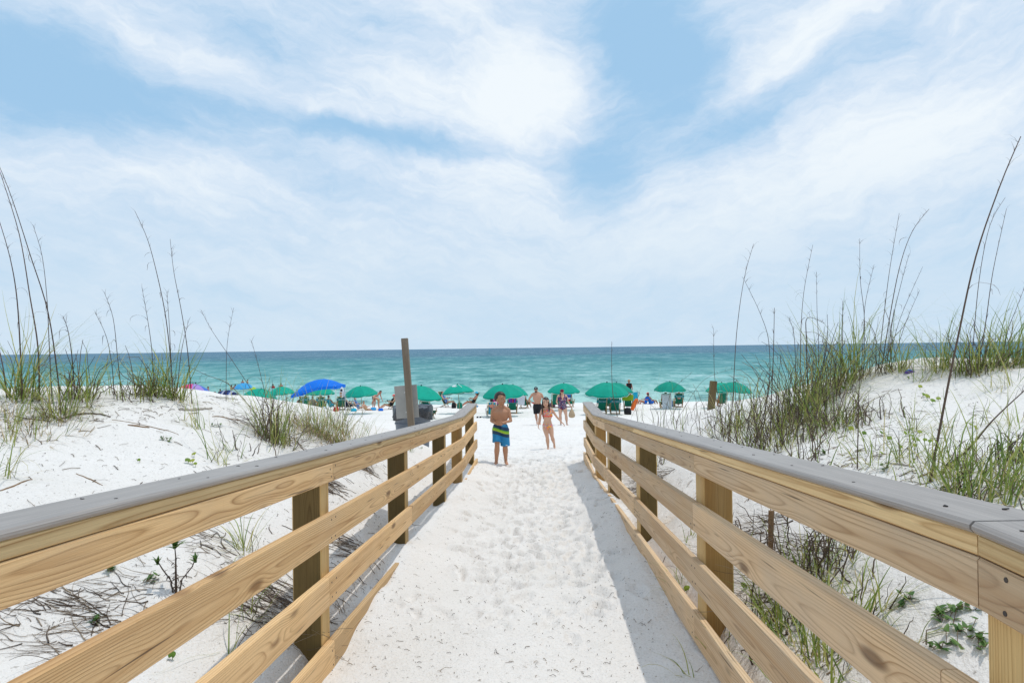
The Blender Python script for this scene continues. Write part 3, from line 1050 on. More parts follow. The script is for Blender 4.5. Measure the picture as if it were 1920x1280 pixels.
def culm(path, d, root, r=.0032, leaf=3):
    """one tall stalk; path gives its picture outline, the depth wanders like a real lean"""
    dd = random.uniform(-.12, .12)
    n = len(path)
    pts = [at(px, py, d + dd * (n - 1 - i) / max(1, n - 1) * 1.5) for i, (px, py) in enumerate(path)]
    pts = pts[::-1]                                  # base first
    g = gz(pts[0])
    pts[0].z = min(pts[0].z, g - .02) if pts[0].z - g < .35 else pts[0].z
    if pts[0].z > g:
        pts.insert(0, Vector((pts[0].x, pts[0].y, g - .02)))
    # smooth
    fine = []
    for i in range(len(pts) - 1):
        p0 = pts[max(i - 1, 0)]; p1 = pts[i]; p2 = pts[i + 1]; p3 = pts[min(i + 2, len(pts) - 1)]
        for k in range(5):
            t = k / 5
            fine.append(.5 * ((2 * p1) + (p2 - p0) * t + (2 * p0 - 5 * p1 + 4 * p2 - p3) * t * t + (3 * p1 - p0 - 3 * p2 + p3) * t ** 3))
    fine.append(pts[-1])
    mb = MB(); mb.r = random.uniform(.05, .45)
    N = len(fine)
    r = r * 1.4
    mb.tube(fine, [r * (1 - .72 * (i / (N - 1)) ** .8) for i in range(N)], 6)
    for j in range(leaf):
        curl_leaf(mb, fine[int(N * random.uniform(.3, .72))], random.uniform(.08, .22))
    # fine drooping remains of the seed head
    for j in range(leaf * 3):
        p = fine[int(N * random.uniform(.72, .95))]
        mb.blade(bend(p, random.uniform(0, 6.28), random.uniform(.2, .6), random.uniform(.04, .12), .8, 4), .0012, Vector((1, 0, 0)))
    return mb.build('seed_stalk', M['culm'], root)


def clump(px, py, d, h, kind, label, culms=(), spread=None, lean=None, n=None, group='clumps of sea oats and dune grass', seed=None):
    p = on(px, d) if d else hit(px, py)
    dd = p.y
    hm = h * dd / F
    sp = spread if spread is not None else .05 + .10 * hm
    root = thing('grass_clump', label, 'grass clump', p, group)
    A = MB(); B = MB()
    q = (n or 1.0) * dict(lush=1.45, mixed=1.6, dead=1.25, sparse=1.0, straw=1.8, root=2.0)[kind]
    if kind == 'lush':
        leaves(A, p, int(46 * q), hm * 1.12, sp, (.02, .5), (.3, 1.7), (.004, .0085), (0, .75), lean)
        leaves(A, p, int(18 * q), hm * .9, sp * 1.1, (.3, .9), (.7, 2.1), (.003, .006), (.35, .95), lean)
        leaves(A, p, int(12 * q), hm * .5, sp * 1.3, (.6, 1.3), (.6, 1.6), (.003, .006), (.7, 1), lean)
        twigs(B, p, int(20 * q), hm * .7, sp, r0=(.0014, .0034))
    elif kind == 'mixed':
        leaves(A, p, int(34 * q), hm * .95, sp, (.02, .5), (.2, 1.5), (.0035, .0075), (.05, .8), lean)
        leaves(A, p, int(16 * q), hm * .55, sp * 1.2, (.3, 1.1), (.5, 1.7), (.003, .006), (.3, 1), lean)
        tp = twigs(B, p, max(2, int(20 * q)), hm * .95, sp * 1.1, (0, .55), (.0022, .0055), up=.85)
        for _ in range(int(9 * q)): curl_leaf(B, random.choice(tp), hm * random.uniform(.15, .4))
    elif kind == 'dead':
        leaves(A, p, int(7 * q), hm * .8, sp, (.03, .5), (.1, 1.0), (.003, .006), (.1, .7), lean)
        tp = twigs(B, p, max(2, int(22 * q)), hm, sp * 1.2, (0, .5), (.0022, .0060), up=.8)
        for _ in range(int(8 * q)): curl_leaf(B, random.choice(tp), hm * random.uniform(.15, .4))
    elif kind == 'sparse':
        leaves(A, p, max(4, int(11 * q)), hm * 1.2, sp * .8, (.03, .65), (.2, 1.5), (.003, .0065), (0, .8), lean)
        leaves(A, p, int(5 * q), hm * 1.0, sp, (.5, 1.1), (.8, 2.0), (.0025, .005), (.5, 1), lean)
        twigs(B, p, int(3 * q), hm * .8, sp, up=.8)
    elif kind == 'straw':
        leaves(A, p, int(24 * q), hm, sp, (.05, .6), (.2, 1.3), (.003, .006), (.1, .8), lean)
        C = MB(); leaves(C, p, int(50 * q), hm * .75, sp * 1.3, (.2, 1.2), (.4, 1.8), (.0025, .006), (0, 1), lean)
        C.build('straw_blades', M['straw'], root)
        twigs(B, p, int(20 * q), hm * .6, sp)
    elif kind == 'root':
        twigs(B, p, int(52 * q), hm * 1.7, sp * 1.3, (.05, .85), (.0007, .0024), flow=lean if lean is not None else random.choice([2.9, -.4, 3.5]))
        twigs(B, p, int(6 * q), hm * .9, sp, (0, .3), (.002, .0045), flow=lean if lean is not None else 3.0)
    if A.v: A.build('green_blades', M['blade'], root)
    if B.v: B.build('dead_stems', M['dead'], root)
    for c in culms:
        pp, r = c if isinstance(c, tuple) and isinstance(c[1], float) else (c, .0032)
        culm(pp, dd + random.uniform(-.08, .08), root, r)
    return root


# ---- left dune
clump(38, 742, 5.55, 175, 'lush', 'tallest sea oats at the far left, bent dark stalks rising high into the sky', [
    ([(0, 322), (36, 439), (56, 555), (71, 650), (74, 742)], .0052), ([(-6, 300), (22, 371), (56, 476), (90, 585), (109, 712), (112, 745)], .0048),
    ([(-4, 405), (19, 484), (32, 562), (39, 675), (42, 742)], .0052), ([(62, 422), (79, 480), (88, 559), (92, 640), (98, 742)], .003), ([(-5, 640), (6, 690), (14, 742)], .006)], n=1.2, spread=.16)
clump(112, 756, 5.25, 105, 'lush', 'low clump with straw yellow base at the foot of the tallest left sea oats', n=.7, spread=.12)
clump(10, 765, 5.0, 62, 'straw', 'sprawling heap of straw and grey stems lying on the sand at the left edge', n=1.3, spread=.3)
clump(148, 748, 5.7, 125, 'mixed', 'clump with one ragged brown seed head right of the tallest left sea oats', [([(118, 592), (128, 622), (136, 680), (140, 745)], .004)], n=.9, spread=.12)
clump(171, 768, None, 62, 'sparse', 'small upright green tuft alone on the sand below the left dune crest', n=1.2)
clump(213, 740, 6.05, 72, 'sparse', 'thin clump with two fine leaning stalks on the left dune crest', [[(195, 547), (212, 596), (221, 675), (229, 740)], [(178, 585), (199, 630), (210, 686), (214, 740)]], n=1.3, spread=.16)
clump(284, 738, 6.2, 108, 'mixed', 'dark matted clump on the left crest, left of the yellow green one', [[(266, 538), (277, 600), (285, 660), (290, 738)]], n=1.2, spread=.16)
clump(326, 738, 6.25, 112, 'lush', 'yellow green clump with long stalks beside the rainbow umbrella', [
    ([(253, 396), (277, 450), (296, 521), (311, 596), (321, 686), (324, 738)], .0042), ([(319, 448), (326, 510), (339, 577), (352, 660), (360, 738)], .0036), [(313, 550), (318, 620), (324, 738)], [(354, 600), (340, 660), (330, 738)]], n=.85, spread=.12)
clump(371, 804, None, 75, 'sparse', 'green tuft sweeping to the left over the open sand of the left dune', lean=2.9, n=.9)
clump(408, 868, None, 95, 'sparse', 'few thin blades growing just behind the left grey cap board', n=.8, lean=2.2)
clump(430, 748, 7.2, 60, 'sparse', 'thin stalks leaning over the navy canopy beyond the left dune', [[(377, 581), (397, 619), (435, 675), (480, 745), (500, 790)], [(438, 577), (426, 645), (424, 727), (424, 748)], [(337, 679), (385, 702), (431, 722), (482, 742)]], n=.6)
clump(514, 838, 6.1, 135, 'mixed', 'bushy clump standing behind the left grey cap board, blades across the green parasols', [[(472, 640), (488, 700), (506, 780), (512, 838)]], n=1.35, spread=.17)
clump(478, 822, 6.3, 45, 'root', 'tangle of dead brown runners at the foot of the bushy left clump', n=.7, spread=.2)
clump(598, 802, 7.5, 100, 'straw', 'wide straw coloured clump standing before the big blue canopy', n=2.0, spread=.24)
clump(650, 812, 7.6, 92, 'straw', 'brown and straw clump behind the left cap board, left of the grey sign', n=1.7, spread=.22)
clump(560, 806, 7.0, 95, 'sparse', 'thin green blades between the bushy clump and the blue canopy', n=1.2, spread=.14)
clump(2, 868, 4.0, 105, 'sparse', 'curling half dead blades looping at the left edge above the railing', lean=.2, n=1.4, spread=.16)
clump(768, 806, 10.0, 62, 'sparse', 'few yellow green blades in front of the grey sign post', n=.8, spread=.08)
clump(700, 802, 9.6, 40, 'sparse', 'short fine grass left of the trash can and grey sign', n=.9, spread=.2)
clump(456, 1036, None, 85, 'sparse', 'green tuft seen between upper and middle board, left of the nearest left post', n=1.5, spread=.07)
clump(474, 1164, None, 95, 'sparse', 'arching green blades reaching through the left railing at the nearest post', lean=.4, n=.7, spread=.06)
clump(428, 1228, None, 120, 'sparse', 'three upright thin blades between the lower boards at the bottom left', n=.35, spread=.04)
clump(195, 1140, None, 60, 'root', 'dark brown dead roots lying behind the left boards, nearest the bottom left corner', n=1.2, spread=.25)
clump(80, 1120, None, 42, 'root', 'thin grey dead stems fanned over the sand under the left upper board', n=.5, spread=.25)
clump(540, 1125, None, 55, 'root', 'shaded dead roots by the foot of the nearest left post', n=1.1, spread=.2)
clump(625, 912, None, 50, 'root', 'dead twigs hanging down the sand bank between the first and second left post', n=.7, spread=.12)
clump(655, 1020, None, 45, 'root', 'dead brown roots below the middle board before the second left post', n=.8, spread=.16)
clump(688, 880, None, 42, 'root', 'dry brown rootlets on the bank right behind the left railing', n=.7, spread=.12)

# ---- right dune
clump(1362, 842, None, 60, 'sparse', 'thin clump with tall leaning stalks next to the distant wooden piling', [([(1413, 457), (1395, 524), (1381, 626), (1373, 760), (1362, 842)], .0036), [(1338, 618), (1340, 707), (1350, 760), (1358, 842)], [(1200, 735), (1192, 760), (1196, 800)]], n=.8)
clump(1246, 801, None, 88, 'dead', 'open clump of bent dead reeds in front of the white towel and green parasol', [[(1298, 698), (1262, 730), (1248, 770), (1244, 801)], [(1380, 690), (1320, 712), (1280, 770), (1262, 801)]], n=.45, spread=.3)
clump(1204, 790, None, 70, 'sparse', 'thin green and brown reeds right behind the far end of the right cap board', n=1.0, spread=.25)
clump(1165, 788, 10.2, 90, 'sparse', 'single dark curled stalk rising before the pair of green chairs', [([(1147, 640), (1147, 700), (1150, 745), (1158, 788)], .006)], n=.25)
clump(1310, 818, None, 70, 'dead', 'sprawling dead branches on the sand left of the dense right thicket', n=.55, spread=.3)
clump(1388, 850, None, 120, 'dead', 'dark dead reeds forming the left edge of the dense right thicket', [[(1393, 520), (1426, 589), (1442, 646), (1440, 740), (1412, 850)]], n=.9, spread=.2)
clump(1412, 868, None, 70, 'mixed', 'short green shoots among dead stems against the right cap board', n=.9, spread=.16)
clump(1440, 850, 6.3, 150, 'dead', 'dead brown reeds with one stiff upright stalk in the right thicket', [([(1452, 577), (1450, 667), (1446, 760), (1444, 850)], .005)], n=.9, spread=.22)
clump(1482, 800, 6.8, 170, 'mixed', 'green and brown thicket clump under the curved thin stalk', [[(1524, 459), (1507, 549), (1501, 646), (1500, 790)], [(1480, 600), (1490, 640), (1494, 800)]], n=1.2, spread=.25)
clump(1520, 780, 7.0, 180, 'mixed', 'matted tall clump in the middle of the right thicket with a folded dead leaf', [[(1531, 510), (1532, 585), (1535, 660), (1530, 780)], ([(1546, 606), (1514, 596), (1512, 640), (1516, 780)], .005)], n=1.3, spread=.25)
clump(1562, 768, 7.1, 175, 'mixed', 'green thicket clump with a short broken stalk top', [([(1580, 565), (1580, 620), (1578, 687), (1574, 768)], .005)], n=1.2, spread=.22)
clump(1600, 752, 7.2, 165, 'lush', 'greenest clump at the right side of the dense thicket', [[(1612, 447), (1613, 524), (1621, 606), (1617, 752)], [(1639, 496), (1623, 565), (1619, 626), (1612, 752)]], n=1.2, spread=.2)
clump(1646, 746, 7.15, 150, 'dead', 'stand of tall brown stalks fanning to the right beside the dense thicket', [
    ([(1742, 392), (1710, 435), (1686, 504), (1665, 614), (1645, 744)], .0044), ([(1686, 400), (1669, 500), (1659, 577), (1649, 667), (1642, 746)], .004), [(1730, 500), (1686, 602), (1665, 690), (1650, 746)], [(1705, 475), (1690, 530), (1672, 610), (1655, 746)], [(1724, 545), (1700, 600), (1680, 660), (1652, 746)]], n=.5, spread=.14)
clump(1545, 815, 6.0, 70, 'dead', 'low tangle of dead stems at the foot of the right thicket', n=1.1, spread=.3)
clump(1462, 845, 5.8, 85, 'mixed', 'lower mixed tuft at the near foot of the right thicket', n=1.0, spread=.25)
clump(1688, 697, None, 82, 'lush', 'green clump on the right crest, just left of the purple shoe', n=.5, spread=.12)
clump(1724, 717, None, 62, 'sparse', 'tuft with long arching dead leaves below the purple shoe', lean=.2, n=1.3, spread=.1)
clump(1760, 692, None, 112, 'lush', 'upright green clump on the right crest, first left of the great leaning stalk', n=.65, spread=.14)
clump(1800, 699, None, 105, 'lush', 'fan of green and curled brown blades on the right crest beneath the great stalk', n=.9, spread=.2)
clump(1835, 697, None, 120, 'mixed', 'crest clump bearing two tall fine stalks right of the great leaning stalk', [([(1885, 370), (1856, 423), (1836, 524), (1824, 654), (1820, 690)], .0036), ([(1887, 392), (1862, 508), (1848, 606), (1830, 712)], .0042)], n=1.0, spread=.18)
clump(1874, 688, None, 125, 'lush', 'leaning green clump on the right crest near the frame edge', [[(1925, 528), (1905, 580), (1889, 622), (1878, 680)]], lean=.1, n=1.0, spread=.18)
clump(1914, 684, None, 120, 'lush', 'green clump at the right frame edge on the dune crest', lean=.2, n=1.0, spread=.2)
clump(1735, 682, None, 95, 'sparse', 'thin green blades on the crest above the purple shoe', n=1.2, spread=.15)
clump(1708, 808, None, 75, 'sparse', 'short green and dark tuft in the middle of the open right sand slope', n=1.3, spread=.08)
clump(1640, 872, None, 112, 'sparse', 'airy tuft of crossing blades behind the right cap board, left of the round leaves', [[(1612, 690), (1610, 760), (1607, 872)]], n=1.4, spread=.16)
clump(1690, 866, None, 90, 'sparse', 'green arching tuft among the round leaves on the right slope', n=1.3, spread=.14)
clump(1508, 862, None, 120, 'dead', 'brown stems with a few green blades behind the right cap board', n=.45, spread=.14)
clump(1742, 890, None, 90, 'sparse', 'thin tuft around the foot of the great leaning dark stalk', [([(1914, 256), (1876, 346), (1830, 480), (1795, 638), (1771, 756), (1742, 888)], .0055), ([(1925, 728), (1862, 787), (1810, 847), (1745, 893)], .006)], n=1.2, spread=.12)
clump(1806, 924, None, 130, 'lush', 'tall bright green tuft behind the right cap board', n=.45, spread=.10)
clump(1850, 940, None, 125, 'lush', 'broad bright green fan spreading right above the near cap board', lean=.15, n=.8, spread=.18)
clump(1910, 866, None, 95, 'mixed', 'upright reeds at the right frame edge below the crest', n=.6, spread=.1)
clump(1870, 850, None, 70, 'sparse', 'thin crossing blades on the open sand near the right frame edge', n=1.2, spread=.2)
# seen through the right railing
clump(1536, 1075, None, 110, 'mixed', 'dense dark clump behind the right railing between upper and middle board', n=1.1, spread=.16)
clump(1495, 1060, None, 85, 'root', 'dead bent stems behind the right railing left of the dense dark clump', n=1.0, spread=.2)
clump(1652, 1145, None, 135, 'sparse', 'star shaped yellow green tuft seen through the right railing', n=1.0, spread=.04)
clump(1470, 1190, None, 90, 'lush', 'dark green tuft between middle and lower board of the right railing', n=.4, spread=.1)
clump(1560, 1262, None, 130, 'lush', 'bright blades low behind the right railing at the bottom edge', n=.3, spread=.1)
clump(1425, 990, None, 50, 'root', 'grey dead stems on the bank behind the nearest full right post', n=.8, spread=.2)
clump(1292, 1012, None, 32, 'sparse', 'tiny green tuft on the sand between the two middle right posts', n=.6, spread=.05)
clump(1268, 1108, None, 75, 'sparse', 'long thin blades arching over the right kick board onto the walkway', lean=3.3, n=.9, spread=.05)
clump(1296, 1266, None, 75, 'sparse', 'green blades lying flat on the walkway sand by the right kick board', lean=3.0, n=.35, spread=.05)
clump(1228, 905, None, 60, 'root', 'dead root mass hanging behind the right railing near the third post', n=1.2, spread=.2)
clump(1240, 872, None, 60, 'dead', 'dark dry stems behind the right railing, seen under the upper board', n=.8, spread=.25)
clump(1112, 868, None, 22, 'sparse', 'tiny tuft at the far end of the right railing', n=.6, spread=.06)


# ---- more of the open growth on the right slope and behind the boards
for a in [
    (1556, 834, None, 125, 'sparse', 'tall airy tuft of crossing blades low on the right slope', dict(n=1.0, spread=.18)),
    (1600, 852, None, 115, 'sparse', 'tuft leaning left beneath the row of round leaves', dict(n=.9, spread=.15, lean=2.8)),
    (1664, 842, None, 105, 'sparse', 'tuft growing between the two groups of round leaves', dict(n=.9, spread=.15)),
    (1722, 866, None, 120, 'sparse', 'tuft of long green blades left of the foot of the great leaning stalk', dict(n=1.0, spread=.16)),
    (1772, 862, None, 95, 'sparse', 'tuft of thin blades right of the foot of the great leaning stalk', dict(n=.9, spread=.14)),
    (1786, 892, None, 135, 'lush', 'bright leaning tuft just left of the tall bright green tuft', dict(n=.3, spread=.10, lean=.5)),
    (1832, 884, None, 120, 'sparse', 'mixed thin tuft behind the broad bright green fan', dict(n=1.1, spread=.18)),
    (1884, 906, None, 140, 'lush', 'bright green tuft at the right frame edge above the near cap board', dict(n=.5, spread=.14, lean=.3)),
    (1925, 930, None, 120, 'lush', 'last bright tuft cut by the right frame edge', dict(n=.4, spread=.14)),
    (1474, 884, None, 80, 'dead', 'dark bent stems rising right behind the middle of the right cap board', dict(n=.6, spread=.2)),
    (1532, 884, None, 95, 'sparse', 'brown and green tuft touching the right cap board, left of the airy tuft', dict(n=1.0, spread=.16)),
    (1585, 800, None, 85, 'dead', 'dark twigs at the right foot of the dense thicket', dict(n=.7, spread=.25)),
    (1505, 830, None, 95, 'dead', 'black brown stems in front of the matted tall clump', dict(n=.8, spread=.25)),
    (1425, 820, None, 110, 'mixed', 'shaded green and brown clump at the left foot of the thicket', dict(n=.8, spread=.22)),
    (1340, 800, None, 75, 'dead', 'curled dry stems on the pale sand in front of the piling', dict(n=.5, spread=.3)),
    (1285, 795, None, 95, 'dead', 'thin forked dead reeds before the lone green chair', dict(n=.35, spread=.25)),
    (1222, 792, None, 85, 'sparse', 'upright pale reeds before the orange bodyboard', dict(n=.8, spread=.2)),
    (1400, 1010, None, 80, 'dead', 'dead twig mass right of the nearest full right post', dict(n=1.0, spread=.22)),
    (1468, 1062, None, 95, 'dead', 'dry crossed stems behind the wooden stake', dict(n=1.0, spread=.24)),
    (1500, 1130, None, 105, 'lush', 'deep green blades behind the right middle board', dict(n=.45, spread=.14)),
    (1425, 1180, None, 95, 'mixed', 'dark tangle between middle and lower right board at the nearest full post', dict(n=.8, spread=.2)),
    (1510, 1240, None, 125, 'lush', 'green blades between the lowest right boards', dict(n=.35, spread=.12)),
    (1610, 1110, None, 70, 'sparse', 'small tuft left of the star shaped tuft', dict(n=.9, spread=.06)),
    (70, 765, 5.0, 55, 'straw', 'flattened straw mat in front of the tallest left sea oats', dict(n=1.0, spread=.3)),
    (255, 742, 6.0, 55, 'mixed', 'short brown stubble on the left crest between the thin clump and the dark clump', dict(n=.7, spread=.2)),
    (548, 828, None, 60, 'root', 'brown trailing runners right of the bushy left clump', dict(n=.8, spread=.2)),
    (500, 1150, None, 60, 'root', 'tangled shaded roots left of the nearest left post', dict(n=.9, spread=.2)),
    (390, 1010, None, 45, 'root', 'fine dead stems between the three headed plant and the green tuft', dict(n=.5, spread=.15))]:
    kw = a[6]; clump(*a[:6], **kw)
for a in [
    (440, 858, None, 80, 'sparse', 'thin sprigs behind the left cap board, right of the few thin blades', dict(n=.8, spread=.14)),
    (470, 848, None, 60, 'dead', 'fine grey dead sprigs left of the bushy left clump', dict(n=.35, spread=.2)),
    (345, 790, None, 45, 'sparse', 'tiny tuft above the sweeping green tuft on the left slope', dict(n=.5, spread=.1)),
    (545, 812, None, 115, 'sparse', 'long blades rising right beside the bushy left clump', dict(n=1.1, spread=.16)),
    (632, 806, None, 95, 'mixed', 'green tuft between the two straw coloured clumps', dict(n=.7, spread=.16)),
    (25, 830, None, 90, 'sparse', 'thin crossing blades at the left edge in the middle of the slope', dict(n=.9, spread=.16)),
    (1360, 815, None, 105, 'mixed', 'green and brown reeds between the piling and the dense thicket', dict(n=.6, spread=.2)),
    (1395, 800, None, 125, 'mixed', 'tall mixed reeds at the far left edge of the thicket', dict(n=.7, spread=.22)),
    (1500, 800, None, 150, 'mixed', 'dense green reeds filling the lower middle of the thicket', dict(n=.9, spread=.25)),
    (1560, 800, None, 140, 'mixed', 'dense brown and green reeds at the lower right of the thicket', dict(n=.9, spread=.25)),
    (1270, 830, None, 70, 'sparse', 'pale reeds just behind the right cap board at the far bend', dict(n=.8, spread=.2)),
    (1668, 692, None, 105, 'sparse', 'thin stalks on the crest between the dense thicket and the purple shoe', dict(n=1.2, spread=.16)),
    (1905, 720, None, 95, 'sparse', 'drooping tuft at the right frame edge just under the crest', dict(n=1.1, spread=.16)),
    (1860, 735, None, 75, 'sparse', 'thin tuft right of the great leaning stalk, high on the open slope', dict(n=.8, spread=.12)),
    (1915, 800, None, 100, 'sparse', 'long crossing blades at the right frame edge, halfway down the slope', dict(n=1.1, spread=.16)),
    (1845, 800, None, 85, 'sparse', 'wispy tuft near the two round leaves right of the great stalk', dict(n=.9, spread=.14)),
    (1790, 800, None, 70, 'sparse', 'tiny wispy tuft between the great stalk and the two round leaves', dict(n=.6, spread=.1)),
    (1600, 790, None, 90, 'sparse', 'green wisps in front of the stand of tall brown stalks', dict(n=1.0, spread=.2)),
    (1660, 785, None, 70, 'dead', 'dry twigs at the foot of the stand of tall brown stalks', dict(n=.4, spread=.2)),
    (1755, 905, None, 110, 'sparse', 'wispy tuft directly above the flat dark green weeds', dict(n=.8, spread=.14)),
    (1695, 900, None, 60, 'sparse', 'short tuft by the reddish stick above the right cap board', dict(n=.8, spread=.12)),
    (1590, 1200, None, 110, 'lush', 'arched green blades right of the deep green ones behind the middle board', dict(n=.35, spread=.14)),
    (1700, 1200, None, 70, 'sparse', 'fine tuft left of the lowest trailing vine', dict(n=.8, spread=.08)),
    (1545, 1120, None, 85, 'dead', 'dead stems below the dense dark clump behind the right railing', dict(n=.7, spread=.2))]:
    kw = a[6]; clump(*a[:6], **kw)


# ---- round leaved pennywort and other small plants
def pennywort(leafs, label, group='pennyworts with round leaves'):
    pts = [hit(*q[:2]) for q in leafs]
    c = sum(pts, Vector()) / len(pts)
    root = thing('pennywort', label, 'plant', Vector((c.x, c.y, gz(c))), group)
    for p, q in zip(pts, leafs):
        R = (q[2] if len(q) > 2 else 4.6) * p.y / F
        h = R * random.uniform(1.2, 2.2)
        mb = MB(); mb.r = random.uniform(0, .9) if len(q) < 4 else q[3]
        top = Vector((p.x, p.y, gz(p) + h))
        tilt = Matrix.Rotation(random.uniform(.5, 1.1), 3, 'X') @ Matrix.Rotation(random.uniform(-.5, .5), 3, 'Y')
        V = [top]; k = 12
        for ring, rr in ((1, .55), (2, 1.0)):
            for j in range(k):
                a = 6.283 * j / k
                r = R * rr * (1 + .06 * math.sin(3 * a)) * (.35 if ring == 2 and j == 9 else 1)
                V.append(top + tilt @ Vector((r * math.cos(a), r * math.sin(a), -.18 * R * rr + .04 * R * math.cos(4 * a))))
        Fc = []
        for j in range(k):
            q2 = (j + 1) % k
            Fc += [(0, 1 + j, 1 + q2), (1 + j, 1 + k + j, 1 + k + q2, 1 + q2)]
        mb.add(V, Fc)
        mb.build('leaf', M['leaf'], root, smooth=True)
        mb = MB(); mb.r = .6; mb.tube([(p.x, p.y + .01, gz(p) - .02), (p.x, p.y + .006, gz(p) + h * .6), top], .0013, 5)
        mb.build('leaf_stalk', M['leaf'], root)
    return root


pennywort([(1546, 741), (1571, 738), (1582, 732)], 'three round leaves at the base of the right thicket')
pennywort([(1513, 755), (1518, 806)], 'two pale round leaves left of the others below the thicket')
pennywort([(1548, 802), (1564, 813, 4.6), (1596, 811, 5)], 'row of round leaves on the sand left of the thin brown stalk')
pennywort([(1621, 819), (1654, 817, 4.6), (1668, 829)], 'round leaves scattered right of the thin brown stalk')
pennywort([(1699, 818, 5), (1712, 823, 4), (1714, 833, 5), (1722, 833, 5), (1725, 818), (1735, 831, 4), (1745, 833, 4.6)], 'densest patch of round leaves in the middle of the right slope')
pennywort([(1690, 845, 4.6), (1716, 843, 4.6), (1654, 856, 4.4)], 'lowest round leaves on the right slope, near the cap board')
pennywort([(1704, 711, 3), (1726, 731, 4)], 'two lone round leaves under the purple shoe')
pennywort([(1740, 751, 5.5), (1733, 745, 4), (1760, 752, 4.2), (1750, 758, 5)], 'round leaves against the great leaning stalk')
pennywort([(1821, 802, 4), (1831, 808, 5)], 'two round leaves right of the great leaning stalk')
pennywort([(260, 868, 3.2, .3)], 'single green leaf alone on the left dune sand')
pennywort([(352, 869, 5, .2), (360, 871, 5, .9), (363, 857, 4.5, .8), (366, 876, 3.5, .6)], 'four glossy yellow green leaves above the left cap board')
pennywort([(322, 1238, 7, .0)], 'one dark round leaf low behind the left boards')
pennywort([(1288, 1110, 6, .6), (1396, 1106, 7, .3)], 'pale round leaves beside the nearest full right post')


def herb(px, py, h, nl, label, kind='herb', name='beach_herb', cat='plant', leaf=.018, group='small green dune plants'):
    p = hit(px, py); hm = h * p.y / F
    root = thing(name, label, cat, p, group)
    st = MB(); lv = MB()
    if kind == 'rosette':          # bare dark stems with leafy heads
        heads = [(0, hm, 1.0), (-.35 * hm, hm * .68, .55), (.42 * hm, hm * .72, .6)]
        for hx, hz, k in heads:
            top = Vector((p.x + hx, p.y - .01, p.z + hz))
            st.r = .1
            st.tube([(p.x + hx * .1, p.y, p.z - .03), (p.x + hx * .3, p.y, p.z + hz * .4), (p.x + hx * .8, p.y, p.z + hz * .75), top], [.006 * k + .001, .005 * k, .003, .002], 6)
            for j in range(int(26 * k)):    # withered leaf remains
                t = random.uniform(.05, .75)
                b = Vector((p.x + hx * t * .9 + random.gauss(0, .003), p.y + random.gauss(0, .003), p.z + hz * t))
                st.r = random.uniform(0, .3)
                st.blade(bend(b, random.uniform(0, 6.28), random.uniform(1.2, 2.4), .022, .6, 4), .006, Vector((random.gauss(0, 1), random.gauss(0, 1), .2)).normalized())
            for j in range(int(30 * k)):
                az = random.uniform(0, 6.28); t0 = random.uniform(.1, 1.3)
                lv.r = random.uniform(0, .9)
                lv.blade(bend(top + Vector((0, 0, random.uniform(-.02, .0))), az, t0, hm * .28 * k * random.uniform(.6, 1.1), .3, 5), leaf * .75, Vector((-math.sin(az), math.cos(az), 0)), .3)
    else:                          # low creeping vine with paired leaves
        for k in range(max(2, nl // 7)):
            az = random.uniform(0, 6.28); pts = []
            for i in range(8):
                t = i / 7
                x = p.x + math.cos(az + t * .5) * hm * t; y = p.y + math.sin(az + t * .5) * hm * t
                pts.append(Vector((x, y, ground(x, y) + .012 + .012 * math.sin(t * 9))))
            st.r = .7
            st.tube(pts, .0014, 4, cap=False)
            for i in range(7):
                b = pts[random.randint(0, 7)]
                a2 = random.uniform(0, 6.28)
                lv.r = random.uniform(0, .9)
                lv.blade(bend(b, a2, random.uniform(.7, 1.3), leaf * random.uniform(1.3, 2.4), .4, 5), leaf * random.uniform(.8, 1.2), Vector((-math.sin(a2), math.cos(a2), 0)), .2)
    st.build('stem', M['culm'], root); lv.build('leaves', M['herb'], root)
    return root


herb(330, 1112, 92, 30, 'upright plant with three green leafy heads on a bare dark stem behind the left boards', 'rosette', leaf=.016)
for px, py, h, nl, lab in [
    (268, 1096, 28, 14, 'small bright green runner left of the plant with three leafy heads'), (203, 1076, 16, 10, 'small green sprout under the left upper board'), (186, 1165, 14, 8, 'tiny green sprout among the dead roots at the bottom left'),
    (642, 972, 24, 16, 'green mat of tiny leaves between the first and second left post'), (780, 838, 12, 20, 'leafy green weed at the foot of the trash can'),
    (1708, 1128, 26, 16, 'low green weed behind the right railing, left of the large leafy vine'), (1800, 1148, 42, 40, 'large leafy green vine behind the right railing near the nearest post'), (1757, 1158, 14, 8, 'tiny weed between the low weed and the large vine'),
    (1798, 1190, 40, 24, 'trailing vine below the large leafy vine behind the right boards'), (1765, 1222, 36, 20, 'lowest trailing vine at the bottom right behind the boards'), (1835, 1205, 24, 16, 'vine reaching the nearest right post'),
    (1772, 918, 38, 34, 'flat patch of dark green weeds above the right cap board'), (1665, 880, 16, 14, 'two leafed weed by the driftwood above the right cap board'), (1545, 853, 18, 14, 'pale flower like weed behind the right cap board'),
    (405, 800, 12, 8, 'tiny weed on the left slope right of the sweeping tuft'), (312, 826, 10, 8, 'tiny dark sprout in the middle of the left sand slope'), (1875, 846, 20, 14, 'grey green weed on the right slope near the frame edge')]:
    herb(px, py, h, nl, lab, leaf=.016)


